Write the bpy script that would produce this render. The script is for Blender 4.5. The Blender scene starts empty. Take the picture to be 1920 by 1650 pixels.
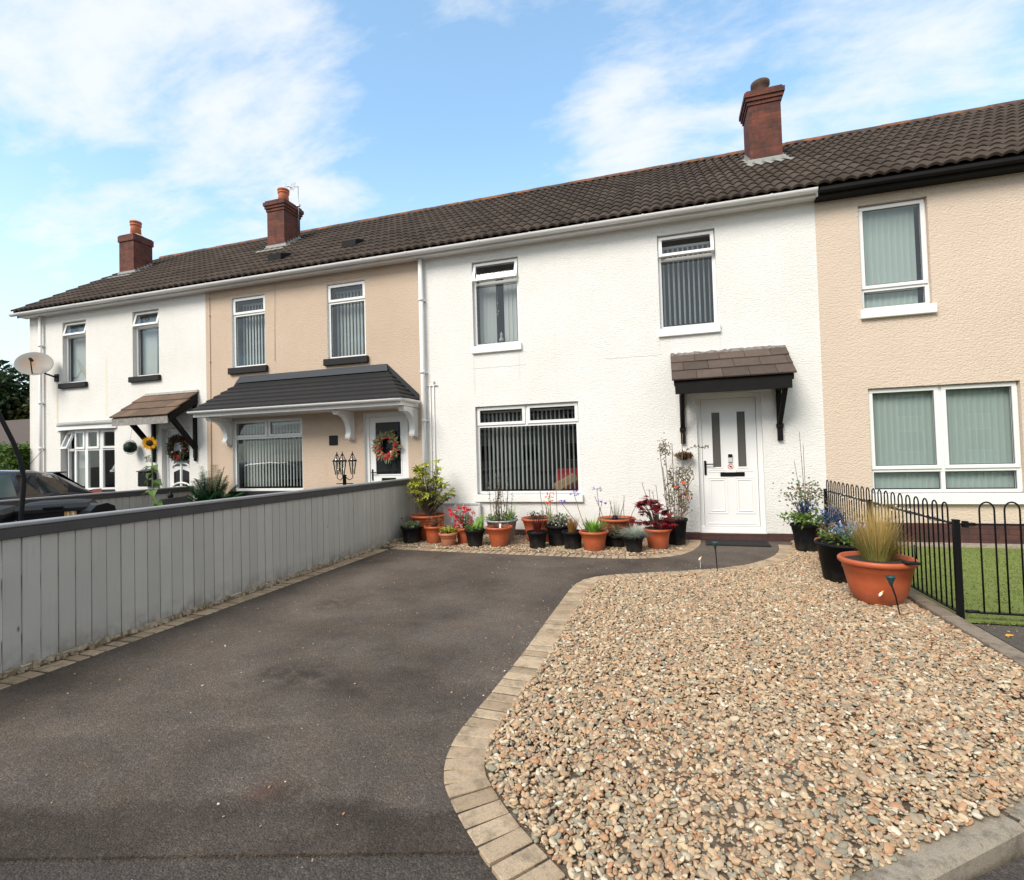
import bpy, math, random
import numpy as np
from mathutils import Vector, Matrix, Euler
S = bpy.context.scene
COL = S.collection
PI = math.pi
# ------------------------------------------------------------------ camera
YAW, PITCH, ROLL = -0.291, 0.0265, -0.0284
F_PX, IMG_W = 953.0, 1920.0
cd = bpy.data.cameras.new('camera'); cam = bpy.data.objects.new('camera', cd); COL.objects.link(cam); S.camera = cam
fw = Vector((math.sin(YAW)*math.cos(PITCH), math.cos(YAW)*math.cos(PITCH), math.sin(PITCH)))
r0 = Vector((math.cos(YAW), -math.sin(YAW), 0)); u0 = r0.cross(fw)
rt = math.cos(ROLL)*r0 + math.sin(ROLL)*u0; up = -math.sin(ROLL)*r0 + math.cos(ROLL)*u0
M = Matrix(((rt.x, up.x, -fw.x, 0), (rt.y, up.y, -fw.y, -8.6), (rt.z, up.z, -fw.z, 1.45), (0, 0, 0, 1)))
cam.matrix_world = M
cd.sensor_fit = 'HORIZONTAL'; cd.sensor_width = 36; cd.lens = F_PX/IMG_W*36; cd.clip_start = 0.05; cd.clip_end = 1500
# ------------------------------------------------------------------ light
SUN_EL, SUN_AZ = math.radians(42), math.radians(-156)      # azimuth from +Y, clockwise: behind the camera, to the left
sd = bpy.data.lights.new('sun', 'SUN'); sun = bpy.data.objects.new('sun', sd); COL.objects.link(sun)
sd.energy = 2.75; sd.angle = math.radians(28); sd.color = (1.0, 0.925, 0.83)
sdir = Vector((math.sin(SUN_AZ)*math.cos(SUN_EL), math.cos(SUN_AZ)*math.cos(SUN_EL), math.sin(SUN_EL)))
sun.rotation_euler = (-sdir).to_track_quat('-Z', 'Y').to_euler()
sun.location = (0, -20, 30)
S.view_settings.view_transform = 'Standard'; S.view_settings.look = 'None'
S.view_settings.exposure = 0.50; S.view_settings.gamma = 1.0
S.cycles.use_denoising = True
S.cycles.max_bounces = 8; S.cycles.diffuse_bounces = 4; S.cycles.transparent_max_bounces = 12
W = bpy.data.worlds.new('World'); S.world = W; W.use_nodes = True
wt = W.node_tree; wt.nodes.clear()
def wn(t, **k):
    n = wt.nodes.new(t)
    for a, b in k.items(): setattr(n, a, b)
    return n
def wmath(op, a, b=None, clamp=False):
    n = wn('ShaderNodeMath', operation=op, use_clamp=clamp)
    for i, v in enumerate((a, b)):
        if v is None: continue
        if isinstance(v, (int, float)): n.inputs[i].default_value = v
        else: wt.links.new(v, n.inputs[i])
    return n.outputs[0]
wo = wn('ShaderNodeOutputWorld'); bg = wn('ShaderNodeBackground'); bg.inputs['Strength'].default_value = 0.105
sky = wn('ShaderNodeTexSky', sky_type='NISHITA', sun_disc=False, sun_elevation=SUN_EL, sun_rotation=SUN_AZ, altitude=20, air_density=1.0, dust_density=0.5, ozone_density=1.5)
tc = wn('ShaderNodeTexCoord'); nrm = wn('ShaderNodeVectorMath', operation='NORMALIZE'); wt.links.new(tc.outputs['Generated'], nrm.inputs[0])
sp = wn('ShaderNodeSeparateXYZ'); wt.links.new(nrm.outputs[0], sp.inputs[0])
zz = wmath('ADD', wmath('MAXIMUM', sp.outputs[2], 0.0), 0.22)
cb = wn('ShaderNodeCombineXYZ'); wt.links.new(wmath('DIVIDE', sp.outputs[0], zz), cb.inputs[0]); wt.links.new(wmath('DIVIDE', sp.outputs[1], zz), cb.inputs[1])
def wnoise(scale, det, rough, off, sx=1.0, sy=1.0, dist=0.0):
    mp = wn('ShaderNodeMapping'); mp.inputs['Location'].default_value = off; mp.inputs['Scale'].default_value = (sx, sy, 1)
    wt.links.new(cb.outputs[0], mp.inputs[0])
    n = wn('ShaderNodeTexNoise'); n.inputs['Scale'].default_value = scale; n.inputs['Detail'].default_value = det; n.inputs['Roughness'].default_value = rough
    n.inputs['Distortion'].default_value = dist
    wt.links.new(mp.outputs[0], n.inputs['Vector']); return n.outputs['Fac']
n1 = wnoise(1.6, 7, 0.6, (3.1, 1.7, 0), 1.0, 1.3, 0.3)
n2 = wnoise(3.6, 8, 0.62, (7.7, 4.2, 0), 0.85, 1.6, 0.25)
def lobe(px, py, sharp, amp):       # a cloud bank in a given compass direction
    d = (fw*F_PX + rt*(px-960) - up*(py-825)).normalized()
    v = wn('ShaderNodeVectorMath', operation='DOT_PRODUCT'); wt.links.new(nrm.outputs[0], v.inputs[0]); v.inputs[1].default_value = d
    return wmath('MULTIPLY', wmath('EXPONENT', wmath('MULTIPLY', wmath('SUBTRACT', v.outputs['Value'], 1.0), sharp)), amp)
dens = wmath('ADD', wmath('MULTIPLY', n1, 0.7), wmath('MULTIPLY', n2, 1.05))
for a in ((230, 240, 30, 0.10), (560, 190, 60, 0.11), (150, 60, 60, .04), (330, 330, 90, -.05), (700, 500, 80, .08), (960, 30, 120, .09), (1200, 310, 120, 0.13), (1600, 40, 50, 0.12), (1150, 150, 260, 0.13),
          (430, 470, 60, .05), (830, 130, 60, -0.14), (1700, 190, 60, -0.05), (60, 480, 40, -0.05), (1000, 200, 90, -.06), (800, 300, 90, -.1)):
    dens = wmath('ADD', dens, lobe(*a))
for (d_, sharp, amp) in ((Vector((.75, -.65, .25)).normalized(), 2.3, .75), (Vector((-.3, -.9, .6)).normalized(), 3, .3)):       # unseen cloud added behind the camera and to the right, to whiten the ambient light
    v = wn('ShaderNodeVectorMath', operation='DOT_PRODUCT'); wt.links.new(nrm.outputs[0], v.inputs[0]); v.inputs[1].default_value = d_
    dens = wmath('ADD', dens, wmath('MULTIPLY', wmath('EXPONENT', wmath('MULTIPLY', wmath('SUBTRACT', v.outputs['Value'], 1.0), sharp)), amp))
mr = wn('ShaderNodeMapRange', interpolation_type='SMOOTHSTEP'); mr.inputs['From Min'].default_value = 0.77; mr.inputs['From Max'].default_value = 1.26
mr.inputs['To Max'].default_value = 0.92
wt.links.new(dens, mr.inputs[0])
hz = wn('ShaderNodeMapRange', interpolation_type='SMOOTHSTEP'); hz.inputs['From Min'].default_value = -0.02; hz.inputs['From Max'].default_value = 0.55; hz.inputs['To Min'].default_value = 0.85; hz.inputs['To Max'].default_value = 0.10
wt.links.new(sp.outputs[2], hz.inputs[0])
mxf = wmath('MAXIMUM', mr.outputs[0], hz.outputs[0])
# saturate the blue a little, lift it to the photograph's exposure
sk = wn('ShaderNodeMix', data_type='RGBA', blend_type='MULTIPLY'); sk.inputs[0].default_value = 1.0
wt.links.new(sky.outputs[0], sk.inputs[6]); sk.inputs[7].default_value = (2.15, 2.6, 2.45, 1)
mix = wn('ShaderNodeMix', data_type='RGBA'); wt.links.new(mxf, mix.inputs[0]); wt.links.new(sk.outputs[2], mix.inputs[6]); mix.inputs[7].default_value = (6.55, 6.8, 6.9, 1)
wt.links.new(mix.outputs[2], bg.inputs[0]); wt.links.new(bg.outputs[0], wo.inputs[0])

# ------------------------------------------------------------------ materials
def new_mat(name):
    m = bpy.data.materials.new(name); m.use_nodes = True
    return m, m.node_tree, m.node_tree.nodes['Principled BSDF']
def nz(t, co, scale, det=4, rough=.55):
    n = t.nodes.new('ShaderNodeTexNoise'); n.inputs['Scale'].default_value = scale; n.inputs['Detail'].default_value = det; n.inputs['Roughness'].default_value = rough
    t.links.new(co, n.inputs['Vector']); return n.outputs['Fac']
def ramp(t, fac, stops, interp='LINEAR'):
    n = t.nodes.new('ShaderNodeValToRGB'); n.color_ramp.interpolation = interp
    e = n.color_ramp.elements
    while len(e) > 1: e.remove(e[-1])
    e[0].position = stops[0][0]; e[0].color = (*stops[0][1], 1)
    for p, c in stops[1:]:
        k = e.new(p); k.color = (*c, 1)
    t.links.new(fac, n.inputs[0]); return n.outputs[0]
def mixc(t, fac, a, b, blend='MIX'):
    n = t.nodes.new('ShaderNodeMix'); n.data_type = 'RGBA'; n.blend_type = blend
    for i, v in ((0, fac), (6, a), (7, b)):
        if isinstance(v, tuple): n.inputs[i].default_value = (*v, 1)
        elif isinstance(v, (int, float)): n.inputs[i].default_value = v
        else: t.links.new(v, n.inputs[i])
    return n.outputs[2]
def mp(t, v, a, b, c=0., d=1.):
    n = t.nodes.new('ShaderNodeMapRange'); n.inputs[1].default_value = a; n.inputs[2].default_value = b; n.inputs[3].default_value = c; n.inputs[4].default_value = d
    t.links.new(v, n.inputs[0]); return n.outputs[0]
def mth(t, op, a, b):
    n = t.nodes.new('ShaderNodeMath'); n.operation = op
    for i, v in enumerate((a, b)):
        if isinstance(v, (int, float)): n.inputs[i].default_value = v
        else: t.links.new(v, n.inputs[i])
    return n.outputs[0]
def obco(t): return t.nodes.new('ShaderNodeTexCoord').outputs['Object']
def isl(t): return t.nodes.new('ShaderNodeNewGeometry').outputs['Random Per Island']
def bump(t, bsdf, h, strength, dist):
    n = t.nodes.new('ShaderNodeBump'); n.inputs['Strength'].default_value = strength; n.inputs['Distance'].default_value = dist
    t.links.new(h, n.inputs['Height']); t.links.new(n.outputs[0], bsdf.inputs['Normal'])
def simple(name, col, rough=.5, var=.12, vs=6, isv=0., bs=None, metal=0, spec=.5, coat=0, trans=0):
    m, t, b = new_mat(name); co = obco(t)
    c = mixc(t, nz(t, co, vs), tuple(x*(1-var) for x in col), tuple(min(1, x*(1+var)) for x in col))
    if isv: c = mixc(t, isl(t), mixc(t, 1.0, c, tuple([1-isv]*3), 'MULTIPLY'), mixc(t, 1.0, c, tuple([1+isv]*3), 'MULTIPLY'))
    t.links.new(c, b.inputs['Base Color']); b.inputs['Roughness'].default_value = rough; b.inputs['Metallic'].default_value = metal
    b.inputs['Specular IOR Level'].default_value = spec; b.inputs['Coat Weight'].default_value = coat
    if bs: bump(t, b, nz(t, co, bs[0], 5), bs[1], bs[2])
    if trans: b.inputs['Subsurface Weight'].default_value = 0
    return m
def weather_pot(m, bloom, dirt):
    t = m.node_tree; b = t.nodes['Principled BSDF']; src = b.inputs['Base Color'].links[0].from_socket; co = obco(t)
    c = mixc(t, mp(t, nz(t, co, 6, 6, .75), .5, .72, 0, .4), src, bloom)
    s = t.nodes.new('ShaderNodeSeparateXYZ'); t.links.new(co, s.inputs[0])
    c = mixc(t, mth(t, 'MULTIPLY', mp(t, s.outputs[2], .0, .14, .9, 0), mp(t, nz(t, co, 14, 5, .7), .35, .6)), c, dirt)
    ms = t.nodes.new('ShaderNodeMapping'); ms.inputs['Scale'].default_value = (22, 22, 2); t.links.new(co, ms.inputs[0])
    c = mixc(t, mp(t, nz(t, ms.outputs[0], 1.2, 4, .6), .58, .75, 0, .4), c, dirt)
    t.links.new(c, b.inputs['Base Color'])
def weather_planks(m):
    t = m.node_tree; b = t.nodes['Principled BSDF']; src = b.inputs['Base Color'].links[0].from_socket; co = obco(t)
    mpn = t.nodes.new('ShaderNodeMapping'); mpn.inputs['Scale'].default_value = (1, 1, .35); t.links.new(co, mpn.inputs[0])
    v = t.nodes.new('ShaderNodeTexVoronoi'); v.inputs['Scale'].default_value = 4.2; t.links.new(mpn.outputs[0], v.inputs['Vector'])
    c = mixc(t, mp(t, v.outputs['Distance'], .018, .045, .85, 0), src, (.03, .028, .026))
    ms = t.nodes.new('ShaderNodeMapping'); ms.inputs['Scale'].default_value = (40, 40, 1.2); t.links.new(co, ms.inputs[0])
    c = mixc(t, mp(t, nz(t, ms.outputs[0], 1.6, 5, .7), .55, .8, 0, .35), c, (.17, .165, .155))
    s = t.nodes.new('ShaderNodeSeparateXYZ'); t.links.new(co, s.inputs[0])
    c = mixc(t, mth(t, 'MULTIPLY', mp(t, s.outputs[2], .03, .22, .75, 0), mp(t, nz(t, co, 7, 5, .7), .35, .62)), c, (.13, .105, .075))
    t.links.new(c, b.inputs['Base Color'])
def render_mat(name, col, dirt, sc=46, marks=(), splash=(.45, .42, .36)):
    m, t, b = new_mat(name); co = obco(t)
    big = nz(t, co, .7, 6, .65); fine = nz(t, co, sc, 5, .6)
    v = t.nodes.new('ShaderNodeTexVoronoi'); v.inputs['Scale'].default_value = sc*1.15; v.feature = 'SMOOTH_F1'
    mpn = t.nodes.new('ShaderNodeMapping'); mpn.inputs['Scale'].default_value = (.75, 1, 1.35)
    t.links.new(co, mpn.inputs[0])
    ad = t.nodes.new('ShaderNodeVectorMath'); ad.operation = 'ADD'; t.links.new(mpn.outputs[0], ad.inputs[0])
    nn = t.nodes.new('ShaderNodeTexNoise'); nn.inputs['Scale'].default_value = sc*.6; t.links.new(co, nn.inputs['Vector'])
    sc_ = t.nodes.new('ShaderNodeVectorMath'); sc_.operation = 'SCALE'; sc_.inputs['Scale'].default_value = .05; t.links.new(nn.outputs['Color'], sc_.inputs[0]); t.links.new(sc_.outputs[0], ad.inputs[1])
    t.links.new(ad.outputs[0], v.inputs['Vector'])
    h = mth(t, 'ADD', mth(t, 'MULTIPLY', mp(t, v.outputs['Distance'], .1, .7, 1, 0), .8), mth(t, 'MULTIPLY', fine, .9))
    c = mixc(t, mp(t, big, .35, .75), col, dirt)
    # vertical weather streaks
    ms = t.nodes.new('ShaderNodeMapping'); ms.inputs['Scale'].default_value = (5, 5, .35); t.links.new(co, ms.inputs[0])
    c = mixc(t, mp(t, nz(t, ms.outputs[0], 1.5, 5, .6), .58, .8, 0, .35), c, tuple(x*.9 for x in dirt))
    sx_ = t.nodes.new('ShaderNodeSeparateXYZ'); t.links.new(co, sx_.inputs[0])
    for (x_, za, zb, w_, colr, am) in marks:
        f = mth(t, 'MULTIPLY', mp(t, mth(t, 'ABSOLUTE', mth(t, 'SUBTRACT', mth(t, 'ADD', sx_.outputs[0], mth(t, 'MULTIPLY', mth(t, 'SUBTRACT', nz(t, co, 4, 4), .5), w_*1.5)), x_), 0), 0, w_, 1, 0), mth(t, 'MULTIPLY', mp(t, sx_.outputs[2], za, za+.12, 0, 1), mp(t, sx_.outputs[2], zb-.06, zb, 1, 0)))
        c = mixc(t, mth(t, 'MULTIPLY', f, mp(t, nz(t, ms.outputs[0], 3, 5, .7), .3, .65, am*.3, am)), c, colr)
    c = mixc(t, mth(t, 'MULTIPLY', mp(t, sx_.outputs[2], .1, .5, .55, 0), mp(t, nz(t, co, 2.5, 6, .7), .35, .65)), c, splash)
    t.links.new(c, b.inputs['Base Color']); b.inputs['Roughness'].default_value = .85; b.inputs['Specular IOR Level'].default_value = .25
    bump(t, b, h, .68, .010); return m
def brick_mat(name, c1, c2, mortar, soot=None):
    m, t, b = new_mat(name); co = obco(t); s = t.nodes.new('ShaderNodeSeparateXYZ'); t.links.new(co, s.inputs[0])
    cbn = t.nodes.new('ShaderNodeCombineXYZ'); t.links.new(mth(t, 'ADD', s.outputs[0], s.outputs[1]), cbn.inputs[0]); t.links.new(s.outputs[2], cbn.inputs[1])
    br = t.nodes.new('ShaderNodeTexBrick'); t.links.new(cbn.outputs[0], br.inputs['Vector']); br.inputs['Scale'].default_value = 1
    br.inputs['Brick Width'].default_value = .225; br.inputs['Row Height'].default_value = .075; br.inputs['Mortar Size'].default_value = .006
    br.inputs['Color1'].default_value = (*c1, 1); br.inputs['Color2'].default_value = (*c2, 1); br.inputs['Mortar'].default_value = (*mortar, 1)
    c = mixc(t, mp(t, nz(t, co, 5, 6, .7), .40, .68, 0, .85), br.outputs['Color'], soot or tuple(x*.5 for x in c1))
    t.links.new(c, b.inputs['Base Color']); b.inputs['Roughness'].default_value = .85
    bump(t, b, mth(t, 'ADD', mth(t, 'MULTIPLY', br.outputs['Fac'], -1.), nz(t, co, 60, 3)), .6, .006); return m
M_ = {}
M_['white_render'] = render_mat('white_roughcast', (.80, .79, .765), (.74, .72, .68), marks=((-2.25, 2.5, 3.27, .03, (.5, .48, .43), .35), (-1.40, 2.7, 3.27, .025, (.5, .48, .43), .3), (.98, 3.0, 3.28, .03, (.5, .47, .42), .35), (1.9, 2.7, 3.28, .03, (.5, .48, .43), .35), (-3.07, 4.6, 5.1, .05, (.6, .58, .53), .3)))
M_['white_render_old'] = render_mat('weathered_white_roughcast', (.79, .775, .745), (.71, .68, .62), marks=((-1.80, 2.2, 3.6, .05, (.60, .40, .16), .75), (-.17, 2.5, 4.0, .055, (.70, .55, .22), .5), (-2.75, .2, 5.1, .08, (.64, .58, .44), .35)))
M_['beige_render'] = render_mat('beige_roughcast', (.585, .458, .352), (.52, .40, .305))
M_['cream_render'] = render_mat('cream_roughcast', (.665, .545, .44), (.61, .495, .395), 40)
M_['plain_white'] = simple('white_masonry_paint', (.80, .80, .78), .6, .03, 8, bs=(60, .3, .003))
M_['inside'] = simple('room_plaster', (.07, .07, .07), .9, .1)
M_['upvc'] = simple('white_plastic_frame', (.80, .80, .79), .28, .02, 3, spec=.5)
M_['gutter'] = simple('white_plastic_gutter', (.74, .73, .72), .35, .07, 4)
M_['seal'] = simple('grey_rubber_seal', (.05, .05, .05), .7, .1)
M_['black_wood'] = simple('black_painted_wood', (.010, .009, .009), .6, .3, 9, bs=(40, .4, .004), spec=.15)
M_['black_gloss'] = simple('black_plastic', (.006, .006, .007), .4, .2, 7, spec=.22)
M_['black_metal'] = simple('black_painted_metal', (.005, .005, .006), .5, .3, 20, bs=(80, .2, .002), spec=.2)
M_['dark_sill'] = simple('dark_painted_sill', (.020, .018, .018), .7, .4, 20, bs=(30, .5, .004), spec=.25)
M_['blind'] = simple('blind_fabric', (.80, .83, .81), .9, .04, 5)
M_['blind_green'] = simple('sage_blind_fabric', (.66, .77, .72), .9, .05, 3)
M_['curtain'] = simple('pale_curtain', (.75, .77, .73), .9, .1, 3)
for k_ in ('blind', 'blind_green', 'curtain'):
    t_ = M_[k_].node_tree; b_ = t_.nodes['Principled BSDF']; tr_ = t_.nodes.new('ShaderNodeBsdfTranslucent'); tr_.inputs[0].default_value = (.85, .88, .85, 1) if k_ != 'blind_green' else (.70, .82, .76, 1)
    m_ = t_.nodes.new('ShaderNodeMixShader'); m_.inputs[0].default_value = .5; t_.links.new(b_.outputs[0], m_.inputs[1]); t_.links.new(tr_.outputs[0], m_.inputs[2]); t_.links.new(m_.outputs[0], t_.nodes['Material Output'].inputs[0])
M_['lead'] = simple('lead_flashing', (.30, .31, .29), .6, .3, 14, bs=(18, .6, .01))
M_['cement'] = simple('cement_mortar', (.45, .44, .40), .9, .3, 12, bs=(30, .8, .01))
M_['dark_lead'] = simple('dark_blue_grey_flashing', (.024, .030, .038), .55, .2, 6, spec=.3)
M_['slate_tile'] = simple('charcoal_tile', (.024, .023, .024), .75, .25, 10, isv=.18, bs=(50, .5, .004), spec=.25)
M_['brown_tile'] = simple('brown_concrete_tile', (.125, .078, .05), .85, .35, 7, isv=.25, bs=(50, .7, .005))
M_['dark_brown_tile'] = simple('dark_brown_concrete_tile', (.085, .06, .047), .85, .35, 9, isv=.25, bs=(50, .7, .005))
M_['peeling'] = simple('peeling_paint', (.25, .23, .21), .8, .85, 18, bs=(25, .8, .006))
M_['clay'] = simple('clay_pot', (.46, .13, .055), .7, .2, 10)
M_['old_clay'] = simple('sooty_clay_pot', (.08, .045, .03), .85, .5, 12)
M_['brick'] = brick_mat('red_chimney_brick', (.20, .048, .026), (.115, .032, .02), (.10, .06, .045), (.03, .017, .014))
M_['plinth'] = brick_mat('brown_plinth_brick', (.10, .04, .03), (.075, .03, .025), (.05, .03, .025), (.04, .02, .02))
M_['terracotta'] = simple('terracotta_plastic', (.43, .092, .033), .5, .28, 5, bs=(90, .15, .002))
M_['terracotta_pale'] = simple('faded_terracotta_plastic', (.48, .17, .09), .55, .25, 4)
M_['pot_black'] = simple('black_pot_plastic', (.006, .006, .0075), .6, .2, 6, spec=.16)
M_['pot_grey'] = simple('grey_pot_plastic', (.35, .36, .36), .55, .15, 6)
weather_pot(M_['terracotta'], (.50, .20, .11), (.20, .075, .04)); weather_pot(M_['terracotta_pale'], (.52, .28, .18), (.22, .10, .06)); weather_pot(M_['pot_black'], (.03, .03, .03), (.05, .042, .032))
M_['soil'] = simple('potting_soil', (.035, .022, .014), .95, .5, 40, bs=(60, 1, .02))
M_['plank'] = simple('grey_fence_paint', (.43, .415, .385), .6, .10, 3.5, isv=.06, bs=(25, .35, .003))
weather_planks(M_['plank'])
M_['rail'] = simple('dark_grey_fence_paint', (.062, .060, .062), .6, .25, 6, bs=(30, .5, .004), spec=.3)
M_['cap'] = simple('worn_grey_capping', (.26, .26, .265), .5, .2, 5, bs=(30, .5, .003))
M_['car'] = simple('dark_grey_car_paint', (.022, .022, .03), .22, .05, 2, coat=1.0)
M_['tyre'] = simple('tyre_rubber', (.015, .015, .015), .8, .1)
M_['alloy'] = simple('alloy_wheel', (.4, .4, .42), .3, .1, metal=.9)
M_['red_lens'] = simple('red_lamp_lens', (.45, .01, .012), .2, .1, coat=1)
M_['red'] = simple('red_ribbon', (.55, .02, .02), .6, .2, 12)
M_['bark'] = simple('bark', (.10, .065, .045), .9, .4, 20, bs=(30, .9, .01))
M_['cane'] = simple('cane', (.16, .105, .065), .8, .3, 20)
M_['mat'] = simple('door_mat_rubber', (.012, .012, .014), .9, .3, 30, bs=(120, .8, .01))
M_['string'] = simple('dark_cable', (.012, .016, .012), .6, .2)
M_['bulb'] = simple('clear_bulb', (.85, .85, .82), .2, .05)
M_['silver'] = simple('galvanised_metal', (.45, .45, .46), .4, .2, metal=.6)
M_['gold'] = simple('gold_sticker', (.50, .25, .06), .5, .4, 60)
M_['teal'] = simple('teal_plastic', (.03, .35, .30), .5, .1)
M_['pale_grey'] = simple('pale_grey_plastic', (.55, .55, .56), .4, .05)
def leafm(name, col, var=.35, rough=.5):
    m, t, b = new_mat(name); co = obco(t)
    c = mixc(t, isl(t), tuple(x*(1-var) for x in col), tuple(min(1, x*(1+var)) for x in col))
    t.links.new(c, b.inputs['Base Color']); b.inputs['Roughness'].default_value = rough; b.inputs['Specular IOR Level'].default_value = .35
    tr = t.nodes.new('ShaderNodeBsdfTranslucent'); t.links.new(c, tr.inputs['Color'])
    ms = t.nodes.new('ShaderNodeMixShader'); ms.inputs[0].default_value = .25
    t.links.new(b.outputs[0], ms.inputs[1]); t.links.new(tr.outputs[0], ms.inputs[2]); t.links.new(ms.outputs[0], t.nodes['Material Output'].inputs[0])
    return m
L = dict(
 yellowgreen=leafm('yellow_green_leaf', (.42, .42, .06)), green=leafm('green_leaf', (.12, .20, .04)), bright=leafm('bright_green_leaf', (.22, .38, .06)),
 dark=leafm('dark_green_leaf', (.03, .055, .016), .6), palm=leafm('palm_green_leaf', (.02, .10, .035)), hedge=leafm('hedge_leaf', (.085, .15, .022), .6),
 red=leafm('crimson_leaf', (.20, .012, .018), .5), redflower=leafm('red_petal', (.62, .02, .03), .35), maroon=leafm('maroon_blade', (.14, .025, .02), .5), orange=leafm('orange_petal', (.8, .16, .05)),
 brown=leafm('brown_leaf', (.16, .09, .04), .5), straw=leafm('straw_blade', (.50, .36, .13), .35), strawgreen=leafm('olive_blade', (.22, .23, .06), .4), tan=leafm('tan_blade', (.33, .17, .05), .4),
 blueg=leafm('blue_grey_blade', (.38, .43, .36), .25), purple=leafm('violet_petal', (.20, .13, .55), .35), blue=leafm('dusty_blue_petal', (.065, .105, .24), .4), aqua=leafm('pale_aqua_petal', (.22, .48, .56), .35),
 lilac=leafm('pale_lilac_petal', (.45, .45, .75), .2), yellow=leafm('golden_petal', (.95, .47, .01), .15), white=leafm('white_petal', (.75, .76, .7), .15), sage=leafm('grey_green_leaf', (.18, .22, .13), .4),
 grass=leafm('lawn_blade', (.175, .235, .05), .25))
def glass_mat():
    m, t, b = new_mat('window_glass'); t.nodes.remove(b)
    tr = t.nodes.new('ShaderNodeBsdfTransparent'); tr.inputs[0].default_value = (.90, .93, .93, 1)
    g = t.nodes.new('ShaderNodeBsdfGlossy'); g.inputs['Roughness'].default_value = .0; g.inputs['Color'].default_value = (.95, .97, 1, 1)
    fr = t.nodes.new('ShaderNodeLayerWeight'); fr.inputs['Blend'].default_value = .5
    ms = t.nodes.new('ShaderNodeMixShader'); t.links.new(mth(t, 'ADD', mth(t, 'MULTIPLY', mth(t, 'POWER', fr.outputs['Facing'], 5.), .9), .085), ms.inputs[0])
    t.links.new(tr.outputs[0], ms.inputs[1]); t.links.new(g.outputs[0], ms.inputs[2]); t.links.new(ms.outputs[0], t.nodes['Material Output'].inputs[0]); return m
M_['glass'] = glass_mat()
M_['dark_glass'] = simple('tinted_glass', (.012, .015, .016), .05, .0, coat=1)
def frosted():
    m = simple('frosted_glass', (.10, .095, .085), .25, .15, 3); return m
M_['frost'] = frosted()
def roof_mat():
    m, t, b = new_mat('brown_pantile'); co = obco(t)
    a = t.nodes.new('ShaderNodeAttribute'); a.attribute_name = 'tile'
    c = ramp(t, a.outputs['Fac'], [(0, (.050, .035, .026)), (.5, (.063, .046, .035)), (1, (.082, .061, .046))])
    c = mixc(t, mp(t, nz(t, co, 3, 6, .7), .5, .75, 0, .5), c, (.036, .028, .023))
    c = mixc(t, mp(t, nz(t, co, 38, 4, .7), .64, .8, 0, .4), c, (.15, .13, .10))
    c = mixc(t, mp(t, nz(t, co, 1.1, 5, .7), .64, .78, 0, .45), c, (.10, .05, .02))
    t.links.new(c, b.inputs['Base Color']); b.inputs['Roughness'].default_value = .9; b.inputs['Specular IOR Level'].default_value = .2
    bump(t, b, nz(t, co, 90, 4, .7), .5, .006); return m
M_['pantile'] = roof_mat()
def ridge_mat():
    m, t, b = new_mat('ridge_tile'); co = obco(t)
    c = mixc(t, mp(t, nz(t, co, 2.5, 6, .7), .44, .62), (.07, .05, .042), (.27, .10, .035))
    t.links.new(c, b.inputs['Base Color']); b.inputs['Roughness'].default_value = .9; bump(t, b, nz(t, co, 60, 4), .6, .008); return m
M_['ridge'] = ridge_mat()
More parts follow.
